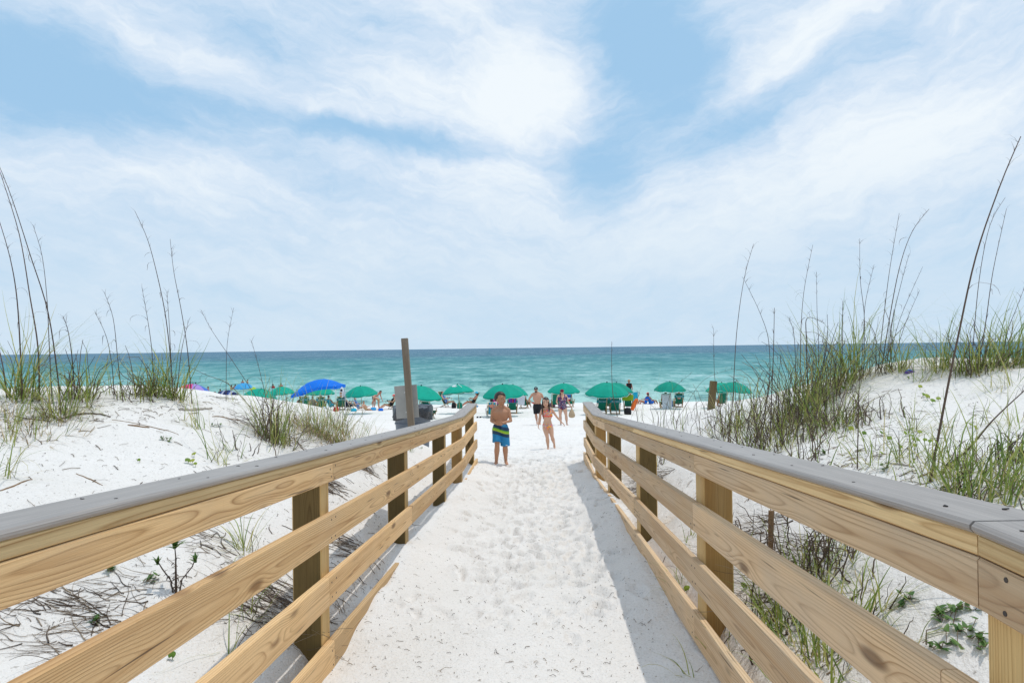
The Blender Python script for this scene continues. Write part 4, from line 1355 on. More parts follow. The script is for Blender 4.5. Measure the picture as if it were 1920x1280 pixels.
# ---- driftwood and litter
def stick(path, wpx, mat, label, bark=0, lift=.3):
    pts = [hit(*q) for q in path]
    r = wpx * pts[0].y / F / 2
    mb = MB(); mb.r = random.uniform(.2, .9)
    fine = []
    for i in range(len(pts) - 1):
        for k in range(5):
            q = pts[i].lerp(pts[i + 1], k / 5); q.z = gz(q) + r * lift + random.gauss(0, r * .15); fine.append(q)
    q = pts[-1].copy(); q.z = gz(q) + r * lift; fine.append(q)
    o = pts[0].copy()
    root = None
    mb.tube(fine, [r * random.uniform(.75, 1.1) * (1 - .35 * abs(2 * i / (len(fine) - 1) - 1)) for i in range(len(fine))], 7)
    ob = mb.build('driftwood_stick', mat)
    tag(ob, label, 'driftwood', 'sticks on the sand')
    return ob


M['driftwood'] = plain('grey_driftwood', (.36, .32, .27), .85, .3, 60, bump=.3)
M['palewood'] = plain('bleached_wood', (.55, .53, .49), .85, .2, 60, bump=.3)
M['brownwood'] = plain('brown_twig', (.24, .15, .08), .8, .35, 80, bump=.3)
M['darkwood'] = plain('dark_twig', (.10, .07, .045), .8, .35, 80, bump=.3)
stick([(105, 790), (135, 780), (165, 776), (190, 778), (207, 783)], 3.2, M['darkwood'], 'curved dark stick lying on the left dune', lift=1.2)
stick([(28, 780), (60, 786), (96, 791)], 3, M['darkwood'], 'dark pair of twigs left of the curved dark stick')
stick([(240, 797), (258, 799), (280, 802)], 4.2, M['brownwood'], 'short tan stick in the middle of the left dune')
stick([(335, 768), (360, 770), (397, 766)], 6, M['driftwood'], 'thick grey driftwood with a small knot on the left dune')
stick([(407, 746), (425, 747), (446, 750)], 7, M['palewood'], 'bleached flat piece of driftwood on the left crest by the navy canopy')
stick([(143, 888), (165, 897), (192, 910)], 2.6, M['brownwood'], 'thin brown stick just above the left cap board')
stick([(-10, 924), (25, 912), (60, 899)], 4, M['brownwood'], 'brown branch at the left edge above the cap board')
stick([(398, 781), (425, 784), (450, 788)], 3, M['brownwood'], 'thin straight brown stick right of the grey driftwood')
stick([(210, 787), (250, 793), (290, 802), (335, 815)], 2, M['brownwood'], 'long thin reed lying across the left dune')
stick([(1660, 868), (1690, 871), (1712, 876)], 4.5, M['driftwood'], 'grey brown driftwood above the right cap board')
stick([(1720, 896), (1735, 890), (1752, 880)], 3, M['brownwood'], 'reddish stick leaning by the foot of the great right stalk')

# weathered board end and stake behind the right railing
p = hit(1278, 1100)
mb = MB(); mb.box((p.x, p.y, p.z + .02), (.10, .16, .022), Matrix.Rotation(.5, 3, 'Z') @ Matrix.Rotation(.2, 3, 'X'), .004)
tag(mb.build('plank_offcut', M['driftwood']), 'grey weathered plank end lying behind the right railing', 'plank')
p = hit(1446, 1040)
mb = MB(); k = p.y / F
mb.box((p.x, p.y, p.z + 36 * k), (8 * k, 7 * k, 94 * k), Matrix.Rotation(.03, 3, 'Y'), .001)
tag(mb.build('wooden_stake', M['brownwood']), 'thin brown wooden stake upright behind the right railing', 'stake')

# fine dead plant litter
mb = MB()
random.seed(21)
for i in range(3600):
    if random.random() < .5:
        px = random.uniform(-20, 720); py = random.choice([random.uniform(742, 790), random.uniform(745, 1180)])
    else:
        px = random.triangular(1180, 1930, 1560); py = random.uniform(730, 930)
    if i > 2600: px, py = random.uniform(600, 1250), 860 + 410 * random.random() ** 1.3
    p = hit(px, py)
    walk = abs(p.x - float(mid_x(p.y))) < .95 and p.y < 12
    if p.y > 14: continue
    L = (.010 + .10 * random.random() ** 3) * (.38 if walk else 1); az = random.uniform(0, 6.28); pts = []
    bnd = random.gauss(0, .25)
    for j in range(5):
        t = j / 4
        x = p.x + math.cos(az + bnd * t) * L * t; y = p.y + math.sin(az + bnd * t) * L * t
        pts.append(Vector((x, y, ground(x, y, ZG) + .003 + .008 * math.sin(t * 3.1) * random.random())))
    mb.r = random.uniform(.1, .75)
    mb.tube(pts, random.uniform(.0006, .0016) if L < .05 else random.uniform(.0008, .0026), 4, cap=False)
o = mb.build('dry_plant_litter', M['dead'])
tag(o, 'bits of dead grass and twigs strewn over the sand', 'litter', kind='stuff')
# ------------------------------------------------------------------ fabrics, skins and other beach surfaces
def fabric(name, col, rough=.75, var=.15, trans=0.0, weave=260):
    mt, nt, b = new_mat(name)
    co = obj_co(nt)
    n = nt.noise(co, 3.0, 4, .6)
    w = nt.noise(co, weave, 2)
    f = nt.math('ADD', nt.math('MULTIPLY', n, .7), nt.math('MULTIPLY', w, .3))
    c = nt.mix(nt.rng(f, .3, .7), tuple(v * (1 - var) for v in col), tuple(min(1, v * (1 + var)) for v in col))
    nt.put(b.inputs['Base Color'], c)
    ro = nt.node('ShaderNodeObjectInfo').outputs['Random']
    rb = nt.math('ADD', .84, nt.math('MULTIPLY', ro, .34))
    c = nt.mix(1.0, c, nt.comb(rb, rb, rb), 'MULTIPLY')
    nt.put(b.inputs['Base Color'], c)
    b.inputs['Roughness'].default_value = rough
    b.inputs['Specular IOR Level'].default_value = .2
    nt.put(b.inputs['Normal'], nt.bump(n, .25, .02))
    if trans:
        tr = nt.node('ShaderNodeBsdfTranslucent'); nt.put(tr.inputs['Color'], c)
        mx = nt.node('ShaderNodeMixShader'); mx.inputs[0].default_value = trans
        out = [q for q in nt.n if q.type == 'OUTPUT_MATERIAL'][0]
        nt.l.new(b.outputs[0], mx.inputs[1]); nt.l.new(tr.outputs[0], mx.inputs[2]); nt.l.new(mx.outputs[0], out.inputs[0])
    return mt


def stripes(name, cols, axis=0, period=.5, floral=0.0, scale=22):
    """fabric with printed bands, or with printed blotches when floral"""
    mt, nt, b = new_mat(name)
    co = obj_co(nt)
    if floral:
        cell = nt.voro(co, scale, out='Color')
        d = nt.voro(co, scale)
        f = nt.sep(cell)[0]
        f = nt.math('ADD', nt.math('MULTIPLY', f, .8), nt.math('MULTIPLY', d, floral))
    else:
        f = nt.math('FRACT', nt.math('DIVIDE', nt.sep(co)[axis], period))
    st = [(i / len(cols), c) for i, c in enumerate(cols)]
    nt.put(b.inputs['Base Color'], nt.ramp(f, st, 'CONSTANT'))
    b.inputs['Roughness'].default_value = .8
    b.inputs['Specular IOR Level'].default_value = .15
    return mt


def skin(name, col, spec=.35):
    mt, nt, b = new_mat(name)
    co = obj_co(nt)
    n = nt.noise(co, 7, 4, .6); n2 = nt.noise(co, 26, 3)
    c = nt.mix(nt.rng(n, .3, .7), tuple(v * .88 for v in col), tuple(v * 1.08 for v in col))
    c = nt.mix(nt.rng(n2, .5, .75, 0, .35), c, (col[0] * 1.0, col[1] * .82, col[2] * .78))
    nt.put(b.inputs['Base Color'], c)
    b.inputs['Roughness'].default_value = .48
    b.inputs['Specular IOR Level'].default_value = spec
    b.inputs['Subsurface Weight'].default_value = .08
    b.inputs['Subsurface Radius'].default_value = (.02, .008, .004)
    nt.put(b.inputs['Normal'], nt.bump(n2, .12, .01))
    return mt


M['green'] = fabric('green_canvas', (.0025, .305, .215), trans=.08)
M['green_dark'] = fabric('dark_green_sling', (.006, .16, .105))
M['teal'] = fabric('teal_headrest', (.018, .215, .25))
M['white_cloth'] = fabric('white_cloth', (.72, .74, .80), trans=.15)
M['white_print'] = plain('white_print', (.80, .84, .85), .7, .05)
M['piping'] = plain('white_piping', (.72, .74, .72), .7, .05)
M['pole'] = plain('ash_pole', (.42, .30, .15), .55, .15, 40)
M['chairwood'] = plain('varnished_chair_wood', (.34, .20, .085), .5, .25, 40)
M['metal'] = plain('pale_tube', (.62, .62, .60), .4, .05, 30, metal=.6)
M['blue'] = fabric('blue_canopy', (.008, .17, .70), trans=.2)
M['navy'] = fabric('navy_cloth', (.010, .022, .075))
M['black'] = plain('black_cloth', (.014, .014, .017), .8, .3, 60)
M['pink'] = fabric('pink_towel', (.48, .025, .20)); M['red'] = fabric('red_cloth', (.48, .03, .035)); M['lime'] = fabric('lime_towel', (.33, .48, .03), trans=.1)
M['turq'] = fabric('turquoise_towel', (.015, .42, .62)); M['orange'] = fabric('orange_board', (.85, .16, .035)); M['tan'] = fabric('tan_towel', (.42, .27, .14))
M['cyan'] = fabric('sky_blue_cloth', (.05, .32, .62)); M['yellow'] = fabric('yellow_cloth', (.75, .58, .03)); M['purple'] = fabric('purple_cloth', (.16, .10, .38))
M['rain'] = [fabric('rainbow_' + n, c, trans=.2) for n, c in (('yellow', (.8, .58, .02)), ('orange', (.8, .24, .03)), ('red', (.70, .05, .06)), ('pink', (.75, .06, .25)), ('lilac', (.40, .28, .68)), ('blue', (.08, .20, .62)), ('grey', (.16, .17, .16)), ('green', (.10, .22, .08)))]
M['stripe_chair'] = stripes('striped_canvas', [(.03, .10, .22), (.10, .30, .06), (.03, .42, .62), (.02, .06, .20), (.02, .28, .36), (.55, .42, .05), (.03, .09, .24)], 0, .28)
M['stripe_towel'] = stripes('dark_striped_towel', [(.03, .03, .22), (.16, .015, .05), (.05, .05, .35), (.10, .01, .06), (.35, .02, .03)], 0, .30)
M['redblue'] = stripes('red_blue_towel', [(.5, .02, .04), (.6, .55, .55), (.02, .09, .38), (.03, .16, .42)], 2, .5)
M['floral'] = stripes('floral_swimsuit', [(.012, .016, .07), (.012, .018, .08), (.015, .03, .13), (.42, .06, .07), (.012, .018, .08), (.04, .09, .26), (.50, .36, .34), (.012, .016, .07)], floral=.4, scale=26)
M['bikini'] = stripes('bright_bikini', [(.85, .16, .05), (.80, .45, .03), (.75, .08, .16), (.55, .42, .35), (.85, .25, .06), (.28, .30, .33)], floral=.4, scale=34)
M['bikini_band'] = fabric('coral_band', (.90, .10, .07))
M['pattern_blue'] = stripes('blue_pattern', [(.04, .10, .34), (.35, .45, .6), (.06, .17, .42), (.02, .05, .2)], floral=.4, scale=16)
M['skin_boy'] = skin('tanned_skin', (.47, .245, .145)); M['skin_girl'] = skin('fair_tanned_skin', (.60, .35, .235)); M['skin_man'] = skin('man_skin', (.52, .285, .19)); M['skin_woman'] = skin('woman_skin', (.60, .36, .25))
M['skin_red'] = skin('reddish_skin', (.50, .21, .14)); M['skin_dark'] = skin('brown_skin', (.26, .13, .075))
M['hair_dark'] = plain('dark_brown_hair', (.028, .017, .012), .45, .4, 90, .5); M['hair_black'] = plain('black_hair', (.012, .010, .010), .45, .4, 90, .5); M['hair_grey'] = plain('grey_hair', (.20, .18, .16), .6, .3, 90)
M['hair_brown'] = plain('brown_hair', (.10, .05, .025), .5, .4, 90, .4)
M['eye'] = plain('eye', (.015, .011, .009), .2, .2, 50, .6); M['eye_white'] = plain('eye_white', (.62, .58, .55), .3, .05); M['lip'] = plain('lip', (.42, .13, .11), .5, .1); M['nail'] = plain('nail', (.6, .38, .32), .3, .1)
M['maroon'] = fabric('maroon_cap', (.13, .012, .035)); M['cap_black'] = fabric('black_cap', (.010, .010, .014)); M['coral'] = fabric('coral_cap', (.72, .10, .10)); M['straw_hat'] = plain('straw_hat', (.38, .24, .13), .8, .2, 80); M['capgrey'] = fabric('grey_cap', (.20, .18, .17))
M['bag_tan'] = fabric('tan_mesh_bag', (.42, .31, .20)); M['panel'] = plain('sign_back_metal', (.36, .35, .325), .55, .08, 6, metal=.0); M['bin'] = plain('grey_bin_plastic', (.135, .155, .185), .5, .15, 12); M['bag_black'] = plain('black_bin_liner', (.012, .014, .019), .25, .4, 9, .6, bump=.6)


def mat_shorts():
    mt, nt, b = new_mat('striped_swim_shorts')
    x, y, z = nt.sep(obj_co(nt))
    k = nt.math('ADD', z, nt.math('MULTIPLY', x, .27))
    k = nt.math('ADD', k, nt.math('MULTIPLY', nt.math('SINE', nt.math('MULTIPLY', x, 24.0)), .006))
    c = nt.ramp(nt.rng(k, .30, .70), [(0, (.012, .22, .46)), (.47, (.012, .22, .46)), (.49, (.010, .045, .10)), (.61, (.012, .05, .11)), (.63, (.42, .58, .03)), (.72, (.16, .46, .03)), (.76, (.010, .04, .10)), (.88, (.010, .05, .12)), (.90, (.012, .20, .40)), (1, (.012, .20, .42))])
    nt.put(b.inputs['Base Color'], c)
    b.inputs['Roughness'].default_value = .7
    n = nt.noise(obj_co(nt), 16, 3)
    nt.put(b.inputs['Normal'], nt.bump(n, .5, .015))
    return mt


M['shorts'] = mat_shorts()


# ------------------------------------------------------------------ people
def remesh(mb, voxel, smooth=4):
    me = bpy.data.meshes.new('tmp'); me.from_pydata(mb.v, [], mb.f)
    o = bpy.data.objects.new('tmp', me); COL.objects.link(o)
    r = o.modifiers.new('r', 'REMESH'); r.mode = 'VOXEL'; r.voxel_size = voxel; r.use_smooth_shade = True
    if smooth:
        s = o.modifiers.new('s', 'SMOOTH'); s.factor = .5; s.iterations = smooth
    dg = bpy.context.evaluated_depsgraph_get()
    out = bpy.data.meshes.new_from_object(o.evaluated_get(dg))
    bpy.data.objects.remove(o); bpy.data.meshes.remove(me)
    out.polygons.foreach_set('use_smooth', [True] * len(out.polygons))
    return out


def link_mesh(name, me, mt, parent):
    me.name = name
    me.materials.clear(); me.materials.append(mt)
    o = bpy.data.objects.new(name, me); COL.objects.link(o); o.parent = parent
    return o


def patch(name, body, sel, off, mt, parent):
    """a garment that follows the body: the chosen skin faces lifted along their normals, with a turned-in hem"""
    me = body.data
    n = len(me.vertices)
    co = np.empty(n * 3); me.vertices.foreach_get('co', co); co = co.reshape(-1, 3)
    no = np.empty(n * 3); me.vertices.foreach_get('normal', no); no = no.reshape(-1, 3)
    ok = np.array([bool(sel(p)) for p in co])
    F2 = [tuple(p.vertices) for p in me.polygons if all(ok[v] for v in p.vertices)]
    if not F2: return None
    use = sorted({v for f in F2 for v in f}); ix = {v: i for i, v in enumerate(use)}
    P = [tuple(co[v] + no[v] * off) for v in use]
    Fc = [tuple(ix[v] for v in f) for f in F2]
    m2 = bpy.data.meshes.new(name); m2.from_pydata(P, [], Fc)
    m2.polygons.foreach_set('use_smooth', [True] * len(Fc))
    return link_mesh(name, m2, mt, parent)


def lerp_pts(a, b, prof):
    """points and radii of a limb from a to b; prof = [(t, r)]"""
    return [a.lerp(b, t) for t, _ in prof], [r for _, r in prof]


def hand(mb, w, d, palm_n, k, curl=.5, side=1):
    """palm, five unequal bent fingers, thumb leaving the side of the palm near its base"""
    d = Vector(d).normalized(); n = Vector(palm_n); n = (n - d * n.dot(d)).normalized(); s = d.cross(n) * side
    L = .095 * k
    R = Matrix((s, d, n)).transposed()
    mb.ell(w + d * L * .5, (.040 * k, L * .60, .017 * k), R, 10, 6)
    for i, (off, ln) in enumerate(((-.028, .062), (-.0095, .074), (.0095, .070), (.028, .055))):
        b = w + d * L * .9 + s * off * k
        pts = [b]; a = .1; p = b
        for j in range(3):
            a += curl * (.5 + .12 * i)
            p = p + (d * math.cos(a) + n * math.sin(a)) * ln * k / 2.4
            pts.append(p)
        mb.tube(pts, [.0095 * k, .0088 * k, .008 * k, .0066 * k], 6, round_ends=True)
    b = w + d * L * .25 - s * .034 * k
    mb.tube([b, b + (d * .5 - s * .75 + n * .3) * .036 * k, b + (d * 1.1 - s * .8 + n * .6) * .052 * k], [.012 * k, .0105 * k, .008 * k], 6, round_ends=True)


def body_mesh(J, s, hs=1.0, b=1.0, voxel=.009, belly=0.0, fem=False, chest=None, lf=1.0, kid=False):
    """one continuous body. J: joints (Vectors) pel neck head shL shR elL elR wrL wrR hipL hipR knL knR anL anR toL toR; hdL hdR hand directions"""
    J = {k: Vector(v) for k, v in J.items()}
    mb = MB()
    hx = (J['hipL'] - J['hipR']).normalized(); sx = (J['shL'] - J['shR']).normalized()
    hw = (J['hipL'] - J['hipR']).length / 2; sw = (J['shL'] - J['shR']).length / 2
    up = (J['neck'] - J['pel'])
    A = J['pel'] - up.normalized() * .09 * s; B = J['neck']
    fr0 = hx.cross(up.normalized())
    rings = []
    cd = chest or .105 * s * b
    ww = (.82 if fem else .97)
    prof = [(0.0, hw + .035 * s * b, .075 * s * b, 0), (.10, hw + .068 * s * b, .095 * s * b, 0), (.24, hw + .062 * s * b, .098 * s * b, .006), (.40, (hw + .05 * s * b) * ww + .005, .088 * s * b, .012 + belly * .8),
            (.55, (hw + sw) * (.42 if fem else .47) + .055 * s * b, .092 * s * b, .010 + belly), (.70, sw * .80 + .030 * s * b, cd, .012 + belly * .4), (.82, sw * .90 + .022 * s * b, cd * .98, .010), (.92, sw * .86, cd * .75, .0), (.985, sw * .55, cd * .55, -.004), (1.04, .052 * s, .052 * s, 0)]
    for t, rx, ry, fwd in prof:
        c = A.lerp(B, t); ax = hx.lerp(sx, min(1, max(0, (t - .2) / .6))).normalized()
        u = up.normalized(); fr = ax.cross(u)       # towards the back or front, symmetric ring anyway
        c = c + fr * (-fwd) if False else c - (u.cross(ax)) * (-fwd) * -1
        rings.append([c + ax * rx * math.cos(2 * math.pi * j / 20) + fr * ry * math.sin(2 * math.pi * j / 20) for j in range(20)])
    mb.loft(rings)
    for q in 'LR':
        sh, el, wr = J['sh' + q], J['el' + q], J['wr' + q]
        mb.tube(*lerp_pts(sh, el, [(0, .050 * s * b), (.25, .049 * s * b), (.55, .043 * s * b), (1, .035 * s * b)]), 10, round_ends=True)
        mb.tube(*lerp_pts(el, wr, [(0, .036 * s * b), (.25, .038 * s * b), (.6, .031 * s * b), (1, .0245 * s)]), 10, round_ends=True)
        hd = J.get('hd' + q, wr - el)
        pn = J.get('pn' + q, Vector((-1 if q == 'L' else 1, -.3, 0)))
        hand(mb, wr, hd, pn, s * .98, .42, 1 if q == 'L' else -1)
        hp, kn, an, to = J['hip' + q], J['kn' + q], J['an' + q], J['to' + q]
        mb.tube(*lerp_pts(hp, kn, [(0, .084 * s * b), (.2, .087 * s * b * lf), (.55, .074 * s * b * lf), (.9, .055 * s * b * lf), (1, .052 * s * b * lf)]), 12, round_ends=True)
        mb.tube(*lerp_pts(kn, an, [(0, .050 * s * b * lf), (.15, .052 * s * b * lf), (.35, .057 * s * b * lf), (.65, .044 * s * b * lf), (.9, .032 * s * lf), (1, .033 * s * lf)]), 12, round_ends=True)
        d = (to - an); d.z = d.z; f = Vector((d.x, d.y, 0)).normalized() if Vector((d.x, d.y, 0)).length > .01 else Vector((0, -1, 0))
        heel = an - f * .035 * s; heel.z = an.z - .035 * s
        mb.tube([heel, heel.lerp(to, .35) + Vector((0, 0, .022 * s)), heel.lerp(to, .75) + Vector((0, 0, .006 * s)), to], [.032 * s, .036 * s, .036 * s, .026 * s], 10, round_ends=True, sq=(1.12, .8), ax=f.cross(Vector((0, 0, 1))))
        sd = f.cross(Vector((0, 0, 1)))
        for i in range(5):
            o = (i - 2) * .0145 * s
            mb.tube([to + sd * o, to + f * (.028 - .004 * abs(i - 1.5)) * s + sd * o * 1.1], [.010 * s, .0085 * s], 6, round_ends=True)
        mb.ell(sh + Vector((0, 0, -.008 * s)), (.052 * s * b, .052 * s * b, .052 * s * b))
    # neck and head
    h = J['head']; hs2 = hs
    hu = Vector(J.get('hup', (0, 0, 1))).normalized(); hf = Vector(J.get('hfw', (0, -1, 0))); hf = (hf - hu * hf.dot(hu)).normalized(); hr = hf.cross(hu)
    R = Matrix((hr, hf, hu)).transposed()
    def HP(x, y, z): return h + R @ Vector((x, y, z)) * hs2
    mb.tube([J['neck'] - Vector((0, 0, .03 * s)), J['neck'].lerp(h, .55), HP(0, -.01, -.04)], [.056 * s * (.9 if fem else 1), .050 * s * (.9 if fem else 1), .052 * hs2], 12)
    for q in 'LR':      # trapezius slopes from neck to shoulder
        mb.tube([J['neck'] + Vector((0, .005, .055 * s)), J['neck'].lerp(J['sh' + q], .45) + Vector((0, .004, .022 * s)), J['sh' + q] + Vector((0, 0, .004 * s))], [.044 * s, .048 * s, .046 * s * b], 10, round_ends=True)
    mb.ell(HP(0, -.008, .026), (.074 * hs2, .093 * hs2, .090 * hs2), R, 16, 12)
    if kid:
        mb.ell(HP(0, .026, -.036), (.059 * hs2, .060 * hs2, .056 * hs2), R, 14, 10)
        mb.ell(HP(0, .064, -.080), (.022 * hs2, .016 * hs2, .014 * hs2), R, 10, 8)
    else:
        mb.ell(HP(0, .026, -.045), (.054 * hs2, .058 * hs2, .066 * hs2), R, 14, 10)
        mb.ell(HP(0, .062, -.098), (.022 * hs2, .018 * hs2, .016 * hs2), R, 10, 8)
    mb.tube([HP(0, .082, .022), HP(0, .098, -.012), HP(0, .096, -.030)], [.008 * hs2, .012 * hs2, .014 * hs2], 8, round_ends=True)
    for x in (-1, 1):
        mb.ell(HP(x * .036, .060, -.028), (.022 * hs2, .024 * hs2, .024 * hs2), R, 10, 8)
        mb.ell(HP(x * .034, .074, .034), (.024 * hs2, .012 * hs2, .010 * hs2), R, 10, 6)
        mb.ell(HP(x * .076, -.005, -.010), (.010 * hs2, .018 * hs2, .030 * hs2), R, 8, 8)
    return remesh(mb, voxel), HP, R, hs2


def face(root, HP, R, k, eyes=True, brow=None, lip=True, beard=None, lz=.006):
    if eyes:
        for x in (-1, 1):
            mb = MB(); mb.ell(HP(x * .031, .079, .013), (.0125 * k, .007 * k, .0058 * k), R, 10, 8); e = mb.build('eye', M['eye_white'], root, True, world=False)
            mb = MB(); mb.ell(HP(x * .031, .0855, .013), (.0070 * k, .0035 * k, .0056 * k), R, 8, 6); mb.build('iris', M['eye'], e, True, world=False)
            mb = MB(); mb.tube([HP(x * .014, .088, .036), HP(x * .034, .086, .041), HP(x * .052, .074, .036)], [.0028 * k, .0034 * k, .002 * k], 6, round_ends=True)
            mb.build('eyebrow', brow or M['hair_dark'], root, True, world=False)
    if lip:
        mb = MB(); mb.tube([HP(-.024, .077, -.052 - lz), HP(-.010, .0855, -.058 - lz), HP(.010, .0855, -.058 - lz), HP(.024, .077, -.052 - lz)], [.003 * k, .0055 * k, .0055 * k, .003 * k], 6, round_ends=True); mb.build('mouth', M['lip'], root, True, world=False)
    if beard:
        mb = MB()
        mb.ell(HP(0, .034, -.072), (.056 * k, .058 * k, .050 * k), R, 14, 10)
        mb.build('beard', beard, root, True, world=False)


def hair_cap(root, HP, R, k, mt, line=.40, back=-.75, puff=1.09, fringe=.15):
    mb = MB(); V = []; n, m2 = 28, 18
    for i in range(m2 + 1):
        th = math.pi * i / m2
        for j in range(n):
            a = 2 * math.pi * j / n
            x, y, z = math.sin(th) * math.cos(a), math.sin(th) * math.sin(a), math.cos(th)
            lim = line + (.12 * math.sin(a * 7)) * .25 if y > .05 else (back if y < -.25 else back * .45 + .0)
            inside = z < lim + (fringe * x if y > .3 else 0)
            kk = .86 if inside else puff * (1 + .02 * math.sin(a * 11 + i))
            V.append(HP(x * .074 * kk, -.008 + y * .093 * kk, .026 + z * .090 * kk))
    Fc = []
    for i in range(m2):
        for j in range(n):
            q = (j + 1) % n
            Fc.append((i * n + j, i * n + n + j, i * n + n + q, i * n + q))
    mb.add(V, Fc)
    return mb.build('hair', mt, root, True, world=False)


def ball_cap(root, HP, R, k, mt, mark=None):
    mb = MB(); n = 20; rings = []
    for z, r in ((.030, 1.10), (.055, 1.09), (.085, .98), (.108, .72), (.122, .36), (.126, .05)):
        rings.append([HP(.078 * r * math.cos(2 * math.pi * j / n), -.008 + .098 * r * math.sin(2 * math.pi * j / n), z) for j in range(n)])
    mb.loft(rings)
    c = mb.build('cap', mt, root, True, world=False)
    mb = MB(); top = []; bot = []
    for i in range(9):
        a = math.pi * (.18 + .64 * i / 8)
        top.append((math.cos(a) * .080, .012 + math.sin(a) * .088, .036)); bot.append((math.cos(a) * .074, .04 + math.sin(a) * .135, .018 - .012 * abs(math.cos(a))))
    V = [HP(*p) for p in top] + [HP(*p) for p in bot] + [HP(p[0], p[1], p[2] + .006) for p in top] + [HP(p[0], p[1], p[2] + .006) for p in bot]
    Fc = []
    for i in range(8):
        Fc += [(i, i + 1, 9 + i + 1, 9 + i), (18 + i, 27 + i, 27 + i + 1, 18 + i + 1), (9 + i, 9 + i + 1, 27 + i + 1, 27 + i)]
    mb.add(V, Fc); mb.build('visor', mt, c, True, world=False)
    if mark:
        mb = MB()
        mb.tube([HP(-.030, .0945, .062), HP(-.010, .1005, .056), HP(.018, .0985, .066), HP(.034, .090, .074)], [.004 * k, .009 * k, .006 * k, .002 * k], 6, sq=(1, .3), ax=R @ Vector((0, 0, 1)))
        mb.tube([HP(-.026, .097, .076), HP(.020, .098, .078)], [.004 * k, .003 * k], 6)
        mb.build('cap_mark', mark, c, True, world=False)
    return c


def sunglasses(root, HP, R, k):
    mb = MB()
    for x in (-1, 1):
        mb.ell(HP(x * .033, .088, .012), (.027 * k, .009 * k, .019 * k), R, 12, 8)
        mb.tube([HP(x * .060, .080, .016), HP(x * .079, .0, .014)], .003 * k, 6)
    mb.tube([HP(-.012, .096, .018), HP(.012, .096, .018)], .003 * k, 6)
    mb.build('sunglasses', M['black'], root, True, world=False)


# ---- the boy
def put(px, py):
    return hit(px, py, 10.5)


p = on(938.5, 11.45)
boy = thing('person', 'boy in blue, lime and navy swim shorts, arms folded over his belly, looking aside', 'person', p)
J = dict(pel=(-.008, 0, .635), neck=(.008, .005, .955), head=(.0, -.012, 1.095), shL=(.130, .0, .915), shR=(-.125, .0, .918), elL=(.172, -.035, .735), elR=(-.158, -.01, .735),
         wrL=(.030, -.145, .715), wrR=(-.078, -.130, .700), hdL=(-1, -.05, .05), hdR=(1, -.12, -.12), pnL=(0, .9, .3), pnR=(0, .9, -.3), hipL=(.062, 0, .605), hipR=(-.070, 0, .605),
         knL=(.068, -.015, .335), knR=(-.062, -.075, .345), anL=(.076, .045, .055), anR=(-.082, -.02, .055), toL=(.095, -.060, .020), toR=(-.115, -.125, .020), hfw=(.78, -.62, -.05))
me, HP, R, k = body_mesh(J, .72, 1.0, .94, .0075, lf=1.22, kid=True)
body = link_mesh('body', me, M['skin_boy'], boy)
face(boy, HP, R, k, lz=-.004)
hair_cap(boy, HP, R, k, M['hair_dark'], .38, -.60, 1.17, .28)
mb = MB()
n = 20
mb.loft([[Vector((-.006 + rx * math.cos(2 * math.pi * j / n), ry * math.sin(2 * math.pi * j / n), z)) for j in range(n)] for z, rx, ry in ((.678, .112, .084), (.65, .124, .094), (.60, .140, .102), (.53, .134, .098))])
mb.tube([(-.070, 0, .60), (-.066, -.045, .46), (-.066, -.070, .385)], [.078, .076, .080], 14)
mb.tube([(.062, 0, .60), (.068, -.012, .44), (.070, -.014, .315)], [.078, .077, .082], 14)
sh = link_mesh('swim_shorts', remesh(mb, .008, 3), M['shorts'], boy)
mb = MB(); mb.tube([(-.012, -.098, .655), (-.016, -.106, .62), (-.010, -.106, .59)], .004, 5); mb.tube([(-.006, -.098, .655), (.006, -.106, .61)], .004, 5); mb.build('drawstring', M['navy'], sh, True, world=False)
mb = MB(); mb.box((.095, -.092, .335), (.030, .004, .010)); mb.build('hem_mark', M['white_print'], sh, world=False)

# ---- the girl
p = on(1026, 15.1)
girl = thing('person', 'long haired girl in bright orange bikini running with one arm swung out', 'person', p)
J = dict(pel=(.0, 0, .545), neck=(.0, .0, .905), head=(-.032, -.015, 1.030), shL=(.108, .0, .865), shR=(-.112, .0, .868), elL=(.205, .01, .715), elR=(-.172, .02, .705), wrL=(.318, -.03, .590), wrR=(-.200, -.02, .545),
         hdL=(.62, -.2, -.55), hdR=(-.1, -.15, -1), pnL=(-.4, -.3, -.6), pnR=(.9, -.2, 0), hipL=(.058, 0, .515), hipR=(-.058, 0, .515), knL=(.098, -.03, .275), knR=(-.012, -.06, .275), anL=(.150, .10, .105), anR=(.008, .0, .052),
         toL=(.155, .105, .015), toR=(.0, -.10, .020), hfw=(-.08, -1, .10))
me, HP, R, k = body_mesh(J, .655, .99, .98, .007, fem=True, lf=1.18, kid=True)
body = link_mesh('body', me, M['skin_girl'], girl)
face(girl, HP, R, k, lz=-.004)
hr = hair_cap(girl, HP, R, k, M['hair_dark'], .50, -.8, 1.12)
mb = MB()
for i in range(46):
    sd = -1 if i % 2 else 1
    a = random.uniform(.0, 1.0)
    x0 = sd * (.064 + .010 * random.random()); y0 = .045 - .12 * a
    L = random.uniform(.20, .30) * (1 if a < .5 else 1.1)
    p0 = HP(x0, y0, .03)
    pts = [p0, HP(x0 * (1.1 + .12 * random.random()), y0, -.06), HP(x0 * (.95 + .3 * random.random()), y0 + .01, -.06 - L * .5), HP(x0 * (.75 + .3 * random.random()), y0 + .03 * random.random(), -.06 - L)]
    mb.tube(pts, [.008, .010, .008, .002], 6)
for i in range(14):
    x0 = random.uniform(-.06, .06)
    mb.tube([HP(x0, -.095, .04), HP(x0 * 1.2, -.105, -.08), HP(x0 * 1.3, -.095, -.26)], [.014, .016, .004], 6)
